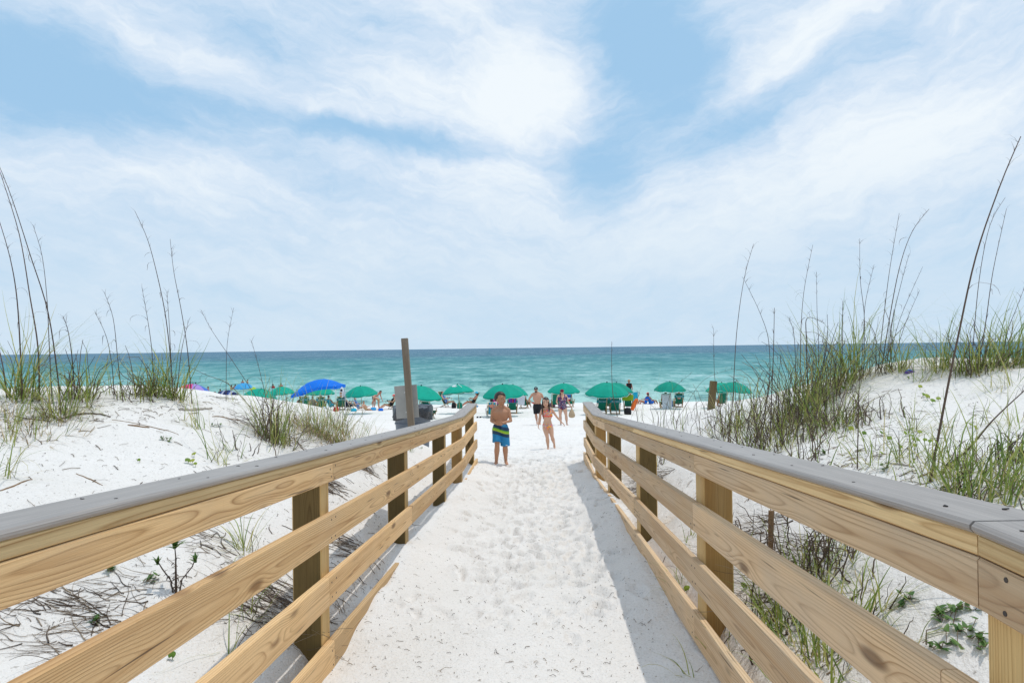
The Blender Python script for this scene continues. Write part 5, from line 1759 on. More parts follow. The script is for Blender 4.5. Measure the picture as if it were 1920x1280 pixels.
mb.build('long_locks', M['hair_dark'], hr, True, world=False)
tp = patch('bikini_top', body, lambda p: (.735 < p[2] < .875 - .25 * max(0, abs(p[0]) - .05)) and abs(p[0] - 0) < .128, .006, M['bikini'], girl)
patch('bikini_band', body, lambda p: .722 < p[2] < .752 and abs(p[0]) < .125, .011, M['bikini_band'], tp)
patch('bikini_bottom', body, lambda p: abs(p[0]) < .15 and (.565 - .05 * 0 > p[2] > .435 + .95 * max(0, abs(p[0]) - .02) * .95), .006, M['bikini'], girl)

# ---- the man
p = on(1007, 32)
man = thing('person', 'bare chested man in black cap and black shorts, hand at his hip', 'person', p)
J = dict(pel=(.02, 0, .93), neck=(-.0, -.02, 1.49), head=(-.045, -.06, 1.645), shL=(.205, .0, 1.43), shR=(-.215, .0, 1.43), elL=(.325, .05, 1.17), elR=(-.385, .06, 1.17), wrL=(.27, -.12, 1.02), wrR=(-.255, -.13, 1.05), hdR=(1, -.3, -.2), pnR=(0, .8, -.3),
         hipL=(.105, 0, .90), hipR=(-.08, 0, .90), knL=(.13, -.12, .50), knR=(-.055, .04, .48), anL=(.12, -.10, .085), anR=(-.005, .22, .12), toL=(.13, -.26, .025), toR=(.0, .12, .03), hfw=(-.06, -1, -.25))
me, HP, R, k = body_mesh(J, 1.0, 1.08, 1.18, .012, belly=.03)
body = link_mesh('body', me, M['skin_man'], man)
face(man, HP, R, k, eyes=True, beard=M['hair_dark'])
ball_cap(man, HP, R, k, M['cap_black'], M['white_print'])
mb = MB()
mb.loft([[Vector((.012 + rx * math.cos(2 * math.pi * j / n), ry * math.sin(2 * math.pi * j / n), z)) for j in range(n)] for z, rx, ry in ((.985, .182, .142), (.93, .195, .15), (.84, .20, .148), (.78, .18, .14))])
mb.tube([(-.085, 0, .88), (-.070, .02, .64), (-.062, .035, .52)], [.118, .110, .108], 14); mb.tube([(.108, 0, .88), (.126, -.06, .66), (.132, -.10, .54)], [.118, .110, .108], 14)
link_mesh('shorts', remesh(mb, .012, 3), M['black'], man)
mb = MB(); mb.ell((-.185, -.17, 1.045), (.035, .03, .045)); mb_can = mb
can = mb.build('red_can', M['red'], None, True); can.location = man.location; can.parent = None
tag(can, 'small red thing in the hand of the man with the black cap', 'cup')

# ---- the woman
p = on(1054.5, 31.4)
woman = thing('person', 'woman in floral navy swimsuit, maroon cap and sunglasses, carrying a tan bag', 'person', p)
J = dict(pel=(.0, 0, .86), neck=(-.005, -.01, 1.385), head=(-.01, -.03, 1.525), shL=(.175, .0, 1.335), shR=(-.185, .0, 1.335), elL=(.265, .01, 1.065), elR=(-.262, .0, 1.075), wrL=(.385, -.06, .865), wrR=(-.205, -.20, .955), hdR=(.25, -.6, -.5), hdL=(.35, -.15, -1),
         hipL=(.095, 0, .83), hipR=(-.095, 0, .83), knL=(.155, -.08, .46), knR=(-.105, .0, .46), anL=(.19, -.02, .085), anR=(-.075, .12, .09), toL=(.205, -.17, .025), toR=(-.085, -.02, .03), hfw=(0, -1, -.12))
me, HP, R, k = body_mesh(J, .95, 1.03, 1.15, .011, belly=.02, fem=True, chest=.14, lf=1.12)
body = link_mesh('body', me, M['skin_woman'], woman)
face(woman, HP, R, k, eyes=False)
hr = hair_cap(woman, HP, R, k, M['hair_dark'], .9, -.85, 1.06)
mb = MB(); mb.tube([HP(.072, -.02, -.03), HP(.088, .01, -.12), HP(.085, .03, -.26), HP(.08, .03, -.36)], [.026, .030, .024, .008], 8); mb.build('ponytail', M['hair_dark'], hr, True, world=False)
ball_cap(woman, HP, R, k, M['maroon'])
sunglasses(woman, HP, R, k)
def suit(p):
    x, y, z = abs(p[0]), p[1], p[2]
    if x > .215: return False
    if z > 1.30: return (.075 < x < .125) and z < 1.43
    if z < .80: return z > .70 + .75 * max(0, x - .03)
    if z > 1.13 and y < 0: return x > max(0, (z - 1.15) * .32)
    return x < .215 - max(0, z - 1.22) * .5
patch('swimsuit', body, suit, .010, M['floral'], woman)
# ruffle of the swimsuit at the hips
mb = MB(); rr = []
for z, g in ((.93, 0), (.88, .012), (.80, .035)):
    rr.append([Vector((( .178 + g + .010 * math.sin(9 * 2 * math.pi * j / 48) * (g > 0)) * math.cos(2 * math.pi * j / 48), (.128 + g) * math.sin(2 * math.pi * j / 48) - .004, z)) for j in range(48)])
mb.loft(rr, cap=False); mb.build('skirt', M['floral'], woman, True, world=False)
bag_p = woman.location + Vector((.42, -.09, .755))
mb = MB()
prof = [(.03, 0), (.055, -.05), (.115, -.16), (.150, -.28), (.135, -.37), (.06, -.41), (.01, -.412)]
rings = [[Vector((r * 1.0 * math.cos(2 * math.pi * j / 16) * (1 + .08 * math.sin(3 * j)), r * .6 * math.sin(2 * math.pi * j / 16), z)) for j in range(16)] for r, z in prof]
mb.loft(rings)
bg = thing('tote_bag', 'tan sack bag hanging from the hand of the woman in the floral swimsuit', 'bag', bag_p)
mb.build('sack', M['bag_tan'], bg, True, world=False)
mb = MB(); mb.tube([(-.03, 0, -.02), (-.015, 0, .07), (.015, 0, .07), (.03, 0, -.02)], .008, 6); mb.build('handle', M['bag_tan'], bg, True, world=False)
# ------------------------------------------------------------------ beach furniture
def canopy_mesh(Rd, H, n=8, sub=4, rings=8, val=.12, cols=None):
    """umbrella canopy: n panels sagging between the ribs, scalloped valance"""
    A = MB(); V = []
    tot = n * sub
    for i in range(rings + 1):
        t = i / rings; r = Rd * t
        for j in range(tot):
            a = 2 * math.pi * j / tot
            f = (j % sub) / sub
            sag = math.sin(math.pi * f)
            rr = r * (1 - .055 * sag * t)
            z = H * (1 - t ** 2.1) - .05 * sag * math.sin(math.pi * t) * .6
            V.append((rr * math.cos(a), rr * math.sin(a), z))
    Fc = []
    for i in range(rings):
        for j in range(tot):
            q = (j + 1) % tot
            A_f = (i * tot + j, i * tot + tot + j, i * tot + tot + q, i * tot + q)
            Fc.append(A_f)
    o = A.add(V, Fc)
    if cols:
        A.mi = [((k % tot) // sub) % cols for k in range(len(A.f))]
    B = MB(); C = MB(); VV = []; e = []
    for j in range(tot):
        a = 2 * math.pi * j / tot; f = (j % sub) / sub; sag = math.sin(math.pi * f)
        rr = Rd * (1 - .055 * sag)
        d = val * (.45 + .55 * sag ** .6)
        VV += [(rr * math.cos(a), rr * math.sin(a), 0), (rr * 1.004 * math.cos(a), rr * 1.004 * math.sin(a), -d)]
        e.append(Vector((rr * 1.006 * math.cos(a), rr * 1.006 * math.sin(a), -d)))
    B.add(VV, [(2 * j, 2 * j + 1, 2 * ((j + 1) % tot) + 1, 2 * ((j + 1) % tot)) for j in range(tot)])
    C.tube(e + [e[0]], .007, 4, cap=False)
    return A, B, C


def make_umbrella(label, mats, cols=None, val=True):
    root = thing('beach_umbrella', label, 'umbrella')
    A, B, C = canopy_mesh(1.2, .58, cols=cols)
    cn = A.build('canopy', mats, root, False, world=False); cn.location = (0, 0, 1.38)
    va = B.build('valance', mats[0] if isinstance(mats, list) else mats, root, world=False); va.location = (0, 0, 1.38)
    pi = C.build('piping', M['piping'], va, world=False)
    for j in range(8):
        a = 2 * math.pi * j / 8
        mb = MB(); mb.tube([(1.19 * t * math.cos(a), 1.19 * t * math.sin(a), 1.38 + .58 * (1 - t ** 2.1) - .02) for t in (0, .25, .5, .75, 1)], .008, 5)
        mb.build('rib', M['metal'], root, world=False)
    mb = MB(); mb.tube([(0, 0, -.9), (0, 0, 1.98)], .021, 10); mb.build('pole', M['pole'], root, True, world=False)
    mb = MB(); mb.lathe((0, 0, 1.95), [(.01, 0), (.045, .01), (.04, .04), (.018, .06), (.003, .075)], 12); mb.build('finial', M['black'], root, True, world=False)
    return root


umb0 = make_umbrella('', M['green'])
_first = [True]


def place_umbrella(px, top, w, d, label, tilt=(0, 0), src=None, rot=None, group='green beach umbrellas in a row along the water'):
    global umb0
    if src is not None: o = src
    elif _first[0]:
        o = umb0; _first[0] = False
    else: o = copy_tree(umb0)
    s = w * d / F / 2.4
    p = at(px, top, d)
    o.scale = (s, s, s)
    o.rotation_euler = (math.radians(tilt[0]), math.radians(tilt[1]), random.uniform(0, .78) if rot is None else rot)
    Rm = o.rotation_euler.to_matrix()
    o.location = p - Rm @ Vector((0, 0, 2.02 * s))
    tag(o, label, 'umbrella', group)
    return o


place_umbrella(675.5, 722, 63, 45, 'green umbrella between the big blue canopy and the grey sign', (2, -4))
place_umbrella(790, 721, 82, 38.5, 'green umbrella half hidden by the grey sign', (3, 6))
umb_logo = place_umbrella(857.5, 719, 62, 44, 'green umbrella bearing a white emblem, right of the grey sign', (-6, -3), rot=.39)
place_umbrella(942, 718.5, 80, 40, 'left green umbrella of the overlapping pair behind the boy', (3, -4))
place_umbrella(962, 719.5, 62, 44, 'right green umbrella of the overlapping pair behind the boy', (0, 8))
place_umbrella(1057, 717, 61, 46, 'green umbrella directly behind the woman with the maroon cap', (2, -1))
place_umbrella(1138, 715, 82, 40.5, 'left green umbrella of the pair above the two green chairs', (4, -3))
place_umbrella(1156, 715.5, 64, 45, 'right green umbrella of the pair above the two green chairs', (0, 6))
place_umbrella(1256, 714, 61, 46, 'green umbrella right of the straw hat, over the white draped chair', (1, 0))
place_umbrella(1353, 715.5, 62, 46, 'green umbrella just behind the brown wooden piling', (0, 0))
place_umbrella(1378, 714.5, 66, 43, 'rightmost green umbrella, partly behind the right dune', (3, 5))
place_umbrella(490, 727, 62, 41, 'leftmost green umbrella, its rim sunk behind the left dune', (4, 8))
place_umbrella(527, 723.5, 50, 46, 'green umbrella just left of the big blue canopy', (2, -3))
place_umbrella(600, 723, 54, 47, 'green umbrella showing its rim under the big blue canopy', (0, 0))
place_umbrella(362, 718, 66, 39, 'rainbow umbrella tilted behind the left dune crest', (4, 7), src=make_umbrella('', M['rain'], cols=8), rot=1.97, group='other umbrellas beyond the left dune')
place_umbrella(456, 717, 34, 50, 'light blue umbrella behind the left dune, right of the navy canopy', (6, -4), src=make_umbrella('', M['cyan']), group='other umbrellas beyond the left dune')
place_umbrella(473, 724, 22, 52, 'small lime umbrella peeping beside the light blue one', (0, 10), src=make_umbrella('', M['lime']), group='other umbrellas beyond the left dune')
place_umbrella(82, 724, 24, 50, 'small blue umbrella seen through the tallest left sea oats', (0, 0), src=make_umbrella('', M['blue']), group='other umbrellas beyond the left dune')
# white emblem and stripe printed on the panels that face the walkway
lg = MB()
random.seed(5)
def dome(r, a, off=.008):
    t = r / 1.2
    return Vector((r * math.cos(a), r * math.sin(a), .58 * (1 - t ** 2.1) + off))
ca = -math.pi / 2 - .39 - .42
for k in range(9):
    a0 = ca + random.uniform(-.22, .22); r0 = random.uniform(.30, .62)
    pts = [dome(r0 + .16 * (t - .5) * random.uniform(.4, 1.2), a0 + (t - .5) * random.uniform(.25, .6)) for t in np.linspace(0, 1, 5)]
    lg.tube(pts, [.012, .028, .034, .026, .010], 5, sq=(1, .3), ax=(0, 0, 1) if False else None)
cn = [c for c in kids(umb_logo) if c.name.startswith('canopy')][0]
eo = lg.build('emblem', M['white_print'], cn, world=False); eo['label'] = 'white printed emblem'
lg = MB(); lg.tube([dome(.22 + .6 * t, ca + .75 + .12 * t) for t in np.linspace(0, 1, 6)], .016, 5); lg.build('white_stripe', M['white_print'], cn, world=False)


# ---- folding sling chairs
def sheet(mb, path, w, xs=6, wave=.0, x0=0.0):
    """cloth strip following path in the yz plane, w wide"""
    V = []; n = len(path)
    for i, (y, z) in enumerate(path):
        for j in range(xs + 1):
            u = j / xs - .5
            k = i / (n - 1)
            V.append((x0 + u * w, y + wave * math.sin(j * 2.1 + i * .7) * k, z - .015 * math.sin(math.pi * (u + .5)) * (1 - wave * 10) + wave * math.sin(j * 1.3) * .5 * k))
    mb.add(V, [(i * (xs + 1) + j, i * (xs + 1) + j + 1, (i + 1) * (xs + 1) + j + 1, (i + 1) * (xs + 1) + j) for i in range(n - 1) for j in range(xs)])


def make_chair(label, sling, band=True, frame='chairwood'):
    root = thing('beach_chair', label, 'beach chair')
    fm = M[frame]
    for s in (-1, 1):
        mb = MB(); mb.bar((s * .285, .50, 1.02), (s * .285, -.02, .01), .045, .028, bevel=.006); mb.build('back_leg', fm, root, world=False)
        mb = MB(); mb.bar((s * .245, -.40, .42), (s * .245, .42, .01), .045, .028, bevel=.006); mb.build('seat_leg', fm, root, world=False)
        mb = MB(); mb.bar((s * .325, -.28, .56), (s * .325, .34, .60), .07, .022, bevel=.006); mb.bar((s * .325, -.20, .56), (s * .29, -.12, .20), .035, .022); mb.build('armrest', fm, root, world=False)
    mb = MB(); mb.bar((-.30, .495, 1.0), (.30, .495, 1.0), .03, .035, bevel=.006); mb.bar((-.29, .30, .66), (.29, .30, .66), .022, .03); mb.bar((-.28, .02, .06), (.28, .02, .06), .03, .03, bevel=.006)
    mb.bar((-.24, .36, .045), (.24, .36, .045), .03, .03, bevel=.006); mb.bar((-.24, -.39, .415), (.24, -.39, .415), .03, .03, bevel=.006)
    mb.build('crossbars', fm, root, world=False)
    mb = MB(); sheet(mb, [(-.40, .43), (-.25, .34), (-.05, .26), (.10, .235), (.17, .27), (.25, .44), (.34, .66), (.43, .86), (.50, 1.02)], .455); mb.build('sling', sling, root, True, world=False)
    if band:
        mb = MB()
        V = []
        for z, y in ((.70, .40), (.715, .412), (.855, .475), (.87, .478)):
            pass
        prof = [(-.335, .37), (-.33, .415), (-.25, .425), (.25, .425), (.33, .415), (.335, .37), (.25, .345), (-.25, .345)]
        rings = [[Vector((x, y + (z - .70) * .45, z)) for x, y in prof] for z in (.695, .70, .86, .865)]
        mb.loft(rings); hb = mb.build('headrest_band', M['teal'], root, True, world=False)
        # two short words of white lettering, too far off to read
        tx = MB(); x = -.205
        random.seed(3)
        for wl in (4, 0, 6):
            if wl == 0: x += .055; continue
            for q in range(wl):
                h = .062 if (q == 0) else .036
                wv = .026
                y = .4285 + .078 * .45
                z0 = .752
                def Q(a, b): return (-(x + a * wv), .431 + (z0 + b * h - .70) * .45, z0 + b * h)
                tx.tube([Q(0, 0), Q(0, 1)], .0045, 4)
                tx.tube([Q(0, 1), Q(.8, .8 if q % 2 else 1), Q(.9, .1)], .0045, 4)
                if q % 3 == 1: tx.tube([Q(0, .1), Q(.9, .1)], .0045, 4)
                x += wv + .016
        tx.build('lettering', M['white_print'], hb, world=False)
    return root


chair0 = make_chair('', M['green_dark'])
chair_plain = make_chair('', M['green_dark'], band=False)
chair_stripe = make_chair('', M['stripe_chair'], band=False, frame='metal')
chair_navy = make_chair('', M['navy'], band=False, frame='metal')
_used = set()


def place_chair(px, py, rot, label, src=None, s=1.0, group='folding beach chairs', d=None):
    src = src or chair0
    if src.name in _used: o = copy_tree(src)
    else: o = src; _used.add(src.name)
    p = on(px, d) if d else hit(px, py, 20)
    o.location = p; o.scale = (s, s, s); o.rotation_euler = (0, 0, math.radians(rot))
    tag(o, label, 'beach chair', group)
    return o


SEA = 180
c1 = place_chair(1127, 776, SEA + 4, 'left chair of the green pair with teal headrests by the right cap board', s=1.02)
c2 = place_chair(1153, 776, SEA - 3, 'right chair of the green pair with teal headrests by the right cap board', s=1.02)
c3 = place_chair(1141.5, 767, SEA, 'green chair standing ahead of the pair, seen in the gap between them', s=.95)
c4 = place_chair(1178, 768, SEA - 12, 'green chair under the lime green towel', chair_plain)
c5 = place_chair(961, 775, SEA, 'green chair with teal headrest and dark striped towel, right of the boy')
c6 = place_chair(921, 783, SEA + 8, 'blue striped chair left of the boy, a black hat above it', chair_stripe, s=.92)
c7 = place_chair(930, 768, SEA - 6, 'chair hidden under the pink towel behind the boy', chair_plain)
c8 = place_chair(984, 765, SEA - 30, 'chair under the white towel, left of the man with the black cap', chair_plain)
c9 = place_chair(1272, 763, SEA - 4, 'lone green chair with teal headrest under the umbrella right of centre')
c10 = place_chair(1246, 765, SEA + 3, 'chair entirely draped in a white sheet', chair_plain)
c11 = place_chair(806, 784, SEA - 25, 'green chair right behind the trash can', s=1.0)
c12 = place_chair(838, 763, 75, 'tall reclining wooden chair facing right with a reader in it', chair_plain, s=1.15)
c13 = place_chair(886, 761, -75, 'upright green chair facing left at the end of the left railing', chair_plain)
c14 = place_chair(640, 768, SEA + 15, 'green chair at the right foot of the big blue canopy')
c15 = place_chair(655, 768, 130, 'navy chair with white frame under the green umbrella left of the sign', chair_navy)
c16 = place_chair(731, 767, -60, 'wooden chair with a hanging white towel left of the grey sign', chair_plain)
c17 = place_chair(1042, 764, SEA, 'green chair between the girl and the woman, flowers on it', chair_plain)
c18 = place_chair(1068, 763, SEA - 20, 'chair with red and blue towel behind the woman in the floral swimsuit', chair_plain)
c19 = place_chair(575, 768, SEA, 'first green chair under the big blue canopy')
c20 = place_chair(603, 769, SEA + 10, 'second green chair under the big blue canopy')
c21 = place_chair(1353, 762, SEA, 'chair under the green umbrella right of the piling', chair_plain)


# ---- towels and other things left on chairs
def towel(ch, mt, label, back=.40, front=.25, w=.56, wave=.012, top=1.035, cat='towel', x0=0.0):
    mb = MB(); dy = .52
    pth = [(dy + .055 + .02 * i, top - .02 - back * i / 5) for i in range(5, -1, -1)] + [(dy, top + .012)] + [(dy - .06 - .44 * front * i / 4, top - .03 - front * i / 4) for i in range(5)]
    sheet(mb, pth, w, 8, wave, x0)
    o = mb.build('beach_towel', mt, None, True)
    o.location = ch.location; o.rotation_euler = ch.rotation_euler; o.scale = ch.scale
    tag(o, label, cat, 'towels draped over chairs')
    return o


towel(c5, M['stripe_towel'], 'dark blue and red striped towel over the chair right of the boy', .26, .2, .50)
towel(c7, M['pink'], 'bright pink towel behind the boy', .55, .2, .5)
towel(c8, M['white_cloth'], 'pale towel hanging wide left of the man with the black cap', .72, .3, .72, .03)
towel(c4, M['lime'], 'lime green towel over the chair near the straw hat', .34, .25, .74, .02)
towel(c10, M['white_cloth'], 'white sheet covering a whole chair under the right umbrella', .98, .3, .66, .02)
towel(c16, M['white_cloth'], 'white towel hanging to a point left of the grey sign', .95, .2, .5, .03)
towel(c18, M['redblue'], 'red and blue towel slung over the chair behind the woman', .5, .3, .5, .02)


def loose(name, px, py, mt, label, cat, build, group=None, d=None, rot=0):
    p = on(px, d) if d else hit(px, py, 14)
    mb = MB(); build(mb)
    o = mb.build(name, mt, None, True)
    o.location = p; o.rotation_euler = (0, 0, rot)
    tag(o, label, cat, group)
    return o


def bag_shape(w, dp, h, top=.75):
    def f(mb):
        pr = [(.80, 0), (1, .08), (1.04, .4), (.95, .7), (top, .92), (top * .6, 1)]
        mb.loft([[Vector((w / 2 * k * (abs(math.cos(2 * math.pi * j / 16)) ** .6) * (1 if math.cos(2 * math.pi * j / 16) > 0 else -1), dp / 2 * k * (abs(math.sin(2 * math.pi * j / 16)) ** .6) * (1 if math.sin(2 * math.pi * j / 16) > 0 else -1), h * z)) for j in range(16)] for k, z in pr])
    return f


def pack(px, py, mt, label, w, dp, h, cat='bag', name='beach_bag', strap=True):
    p = hit(px, py, 14)
    root = thing(name, label, cat, p, 'bags and packs on the sand')
    mb = MB(); bag_shape(w, dp, h)(mb); mb.build('bag_body', mt, root, True, world=False)
    if strap:
        for s in (-1, 1):
            mb = MB(); mb.tube([(s * w * .25, -dp * .3, h * .9), (s * w * .22, -dp * .35, h * 1.25), (s * w * .05, -dp * .3, h * 1.3), (0, -dp * .3, h * .95)], .012, 5); mb.build('strap', mt, root, True, world=False)
    return root


pack(1177, 777, M['black'], 'black and grey backpack on the sand before the lime towel', .42, .3, .40, 'backpack', 'backpack')
pack(851, 765, M['black'], 'black bag under the reclining reader', .34, .3, .42)
pack(862, 765.5, M['green_dark'], 'dark green bag leaning under the emblem umbrella', .40, .3, .44)
pack(1262, 762, M['pattern_blue'], 'blue and green bag beside the lone green chair', .34, .25, .40)
pack(1036, 763, M['floral'], 'flowery bag on the sand left of the woman', .40, .3, .36)
pack(585, 770, M['pattern_blue'], 'blue patterned cooler bag under the big blue canopy', .5, .3, .35)
pack(700, 769, M['cyan'], 'blue towel bundle at the feet of the bending woman', .4, .3, .22, strap=False)
pack(714, 770, M['blue'], 'bright blue bundle beside the kneeling woman', .34, .3, .18, strap=False)
loose('bodyboard', 1184, 769, M['orange'], 'orange bodyboard leaning beside the lime towel', 'bodyboard', lambda mb: mb.loft([[Vector((x + .42 * k, -.03 * s2, z)) for x, z, s2 in ((-.13 * w2, .0, 1), (.13 * w2, .0, 1), (.13 * w2, .0, -1), (-.13 * w2, .0, -1))] if False else [Vector((.38 * k - .13 * w2, -.025, .78 * k)), Vector((.38 * k + .13 * w2, -.025, .78 * k - .04)), Vector((.38 * k + .13 * w2, .025, .78 * k - .04)), Vector((.38 * k - .13 * w2, .025, .78 * k))] for k, w2 in ((0, .8), (.1, 1), (.85, 1.05), (1, .7))]))
loose('beach_towel', 1191, 758, M['turq'], 'turquoise towel hung up right of the straw hat', 'towel', lambda mb: sheet(mb, [(0, .95), (.01, .7), (.03, .4), (.06, .1)], .42, 6, .02))
loose('foam_board', 893, 763, M['cyan'], 'small flat blue board on the sand beyond the left railing end', 'board', lambda mb: mb.box((0, 0, .05), (.26, .16, .08), Matrix.Rotation(.2, 3, 'X'), .02))
def flips(mb):
    for s in (-1, 1):
        mb.loft([[Vector((s * .07 + x, y, z)) for x, y in ((-.045, -.13), (.0, -.15), (.045, -.12), (.04, .0), (.038, .12), (0, .14), (-.04, .12), (-.038, 0))] for z in (.01, .035)])
        mb.tube([(s * .07 - .04, .0, .03), (s * .07, -.07, .07), (s * .07 + .04, .0, .03)], .008, 5)
fp = thing('flip_flops', 'pair of black flip flops on the sand left of the boy', 'flip flops', hit(898, 783, 14))
for s in (-1, 1):
    mb = MB()
    mb.loft([[Vector((s * .085 + x, y, z)) for x, y in ((-.05, -.13), (.0, -.15), (.05, -.12), (.042, .0), (.04, .12), (0, .14), (-.042, .12), (-.04, 0))] for z in (.015, .05)])
    sole = mb.build('sole', M['black'], fp, world=False)
    mb = MB(); mb.tube([(s * .085 - .045, .02, .045), (s * .085, -.07, .095), (s * .085 + .045, .02, .045)], .011, 5); mb.build('strap', M['black'], sole, world=False)
p = hit(1706, 699)
sh = thing('lost_shoe', 'purple plastic shoe half buried on the right dune crest', 'shoe', p)
mb = MB()
k = p.y / F
prof = [(-10, 2.2, 2.0), (-7, 3.4, 4.6), (-2, 3.6, 5.2), (4, 3.9, 4.2), (8, 3.4, 2.8), (10.5, 1.6, 1.4)]
mb.loft([[Vector((x * k, ry * k * math.cos(2 * math.pi * j / 14), rz * k * .5 + rz * k * .8 * math.sin(2 * math.pi * j / 14))) for j in range(14)] for x, ry, rz in prof])
up = mb.build('upper', M['purple'], sh, True, world=False)
mb = MB(); mb.ell((-5 * k, 0, 5.2 * k), (3.4 * k, 2.2 * k, 1.2 * k)); mb.build('opening', M['navy'], up, True, world=False)
mb = MB(); mb.tube([(-10 * k, -1 * k, 3 * k), (-4 * k, -4.2 * k, 6.4 * k), (2 * k, -3 * k, 5 * k)], .7 * k, 6); mb.build('heel_strap', M['cyan'], up, True, world=False)

# ---- grey sign seen from behind, on a leaning old post
pt = at(758.5, 634, 12.4); pb = at(771.5, 800, 12.4)
gd = ground(pb.x, pb.y)
pb = pt + (pb - pt) * ((pt.z - gd + .4) / (pt.z - pb.z))
sg = thing('sign_post', 'weathered timber post with a blank grey sign panel seen from behind', 'sign', Vector((pb.x, pb.y, gd)))
def oriented(mb, a, b2, w, t, bev):
    x = (b2 - a).normalized(); y = Vector((0, 1, 0)); y = (y - x * x.dot(y)).normalized(); z = x.cross(y)
    n0 = len(mb.v)
    L = (b2 - a).length; Rm = Matrix((x, y, z)).transposed()
    mb.box((a + b2) / 2, (L, t, w), Rm, bev)
    for i in range(n0, len(mb.v)):
        q = Rm.transposed() @ (Vector(mb.v[i]) - a); mb.tc[i] = (q.x, q.z, q.y)
mb = MB(); oriented(mb, pb, pt, .115, .115, .008); mb.build('post', M['old_post'], sg)
ax = (pt - pb).normalized(); sd = Vector((1, 0, 0)); sd = (sd - ax * ax.dot(sd)).normalized()
pc = at(762.2, 753, 12.52)
Rm = Matrix((sd, Vector((0, 1, 0)), ax)).transposed()
mb = MB(); mb.box(pc + Vector((0, .02, 0)), (.415, .006, .60), Matrix.Rotation(-.035, 3, 'Y') @ Rm if False else Rm, .002); pn = mb.build('sign_panel', M['panel'], sg)
for s in (-.18, .18):
    mb = MB(); c = pc + ax * s; mb.tube([c + Vector((0, -.14, 0)), c + Vector((0, .012, 0))], .011, 8); mb.build('bolt', M['metal'], sg)

# ---- trash can with a black liner folded over the rim
pc = on(774, 13.3)
tr = thing('trash_can', 'grey trash can with black liner behind the grey sign', 'trash can', pc)
mb = MB(); mb.lathe((0, 0, -.1), [(.27, 0), (.30, .1), (.33, .55), (.355, .95), (.375, .96), (.375, 1.0), (.345, 1.0), (.33, .93)], 32); cb = mb.build('can_body', M['bin'], tr, True, world=False)
for z in (.3, .55): 
    mb = MB(); mb.lathe((0, 0, z), [(.325 + z * .03, 0), (.338 + z * .03, .012), (.338 + z * .03, .03), (.325 + z * .03, .042)], 32); mb.build('can_ridge', M['bin'], cb, True, world=False)
mb = MB(); rings = []
for i, (r, z) in enumerate(((.32, .87), (.355, .93), (.374, .925), (.38, .86), (.385, .78), (.38, .71))):
    rings.append([Vector(((r + .022 * math.sin(j * 1.7 + i) * (i / 5) + .012 * math.sin(j * .9 + 2 * i)) * math.cos(2 * math.pi * j / 48), (r + .022 * math.sin(j * 1.7 + i) * (i / 5)) * math.sin(2 * math.pi * j / 48), z + (.05 * math.sin(j * .35 + 1) if i > 2 else .02 * math.sin(j * .6)) - .03)) for j in range(48)])
mb.loft(rings, cap=False); mb.build('bin_liner', M['bag_black'], tr, True, world=False)

# ---- old piling at the foot of the right dune
pt = at(1338, 714, 13.6); pb = at(1331, 790, 13.6); gd = ground(pb.x, pb.y)
pb = pt + (pb - pt) * ((pt.z - gd + .4) / (pt.z - pb.z))
mb = MB(); oriented(mb, pb, pt, .125, .125, .012)
tag(mb.build('wooden_piling', wood('brown_piling', (.16, .115, .055), (.08, .055, .025), ring=.012, stain=(.20, .18, .10), stain_amt=.6, rough=.9)), 'short brown wooden piling at the foot of the right dune', 'piling')

# ---- the big blue canopy, tilted, on four legs
cl = at(545, 741, 41.5); cr = at(640.5, 722, 41.5)
cc = (cl + cr) / 2 + Vector((0, .6, 0))
gd = ground(cc.x, cc.y)
bc = thing('sun_canopy', 'big bright blue sun canopy slanting down to the left beyond the left dune', 'canopy', Vector((cc.x, cc.y, gd)))
W2 = (cr - cl).length / 2 * .88; tl = math.atan2(cr.z - cl.z, cr.x - cl.x)
mb = MB(); N = 14; V = []
for i in range(N + 1):
    for j in range(N + 1):
        u, v = i / N * 2 - 1, j / N * 2 - 1
        h = .62 * (1 - abs(u) ** 2.3) * (1 - .75 * abs(v) ** 2.3) + .02 * math.sin(i * 1.9) * math.sin(j * 1.3)
        x, z = u * W2, h
        V.append((x * math.cos(tl) - z * math.sin(tl), v * 1.15, cc.z - gd + x * math.sin(tl) + z * math.cos(tl)))
mb.add(V, [(i * (N + 1) + j, (i + 1) * (N + 1) + j, (i + 1) * (N + 1) + j + 1, i * (N + 1) + j + 1) for i in range(N) for j in range(N)])
ct = mb.build('canopy_top', M['blue'], bc, True, world=False)
mb = MB(); V = []
edge = [(u, -1) for u in np.linspace(-1, 1, 15)] + [(1, v) for v in np.linspace(-1, 1, 15)[1:]] + [(u, 1) for u in np.linspace(1, -1, 15)[1:]] + [(-1, v) for v in np.linspace(1, -1, 15)[1:]]
for u, v in edge:
    h = .62 * (1 - abs(u) ** 2.3) * (1 - .75 * abs(v) ** 2.3); x = u * W2
    P0 = Vector((x * math.cos(tl) - h * math.sin(tl), v * 1.152, cc.z - gd + x * math.sin(tl) + h * math.cos(tl)))
    V += [P0, P0 - Vector((0, 0, .17))]
mb.add(V, [(2 * i, 2 * i + 1, 2 * i + 3, 2 * i + 2) for i in range(len(edge) - 1)])
mb.build('canopy_edge', M['blue'], ct, True, world=False)
for u in (-.97, .97):
    for v in (-.97, .97):
        x = u * W2; z = cc.z - gd + x * math.sin(tl); xx = x * math.cos(tl)
        mb = MB(); mb.tube([(xx, v * 1.15, z + .02), (xx + .02 * u, v * 1.18, -.4)], .022, 8); mb.build('leg', M['metal'], bc, True, world=False)
q = at(641, 728, 40.8)
hb = thing('hanging_bag', 'net of beach toys hanging at the right corner of the blue canopy', 'bag', q)
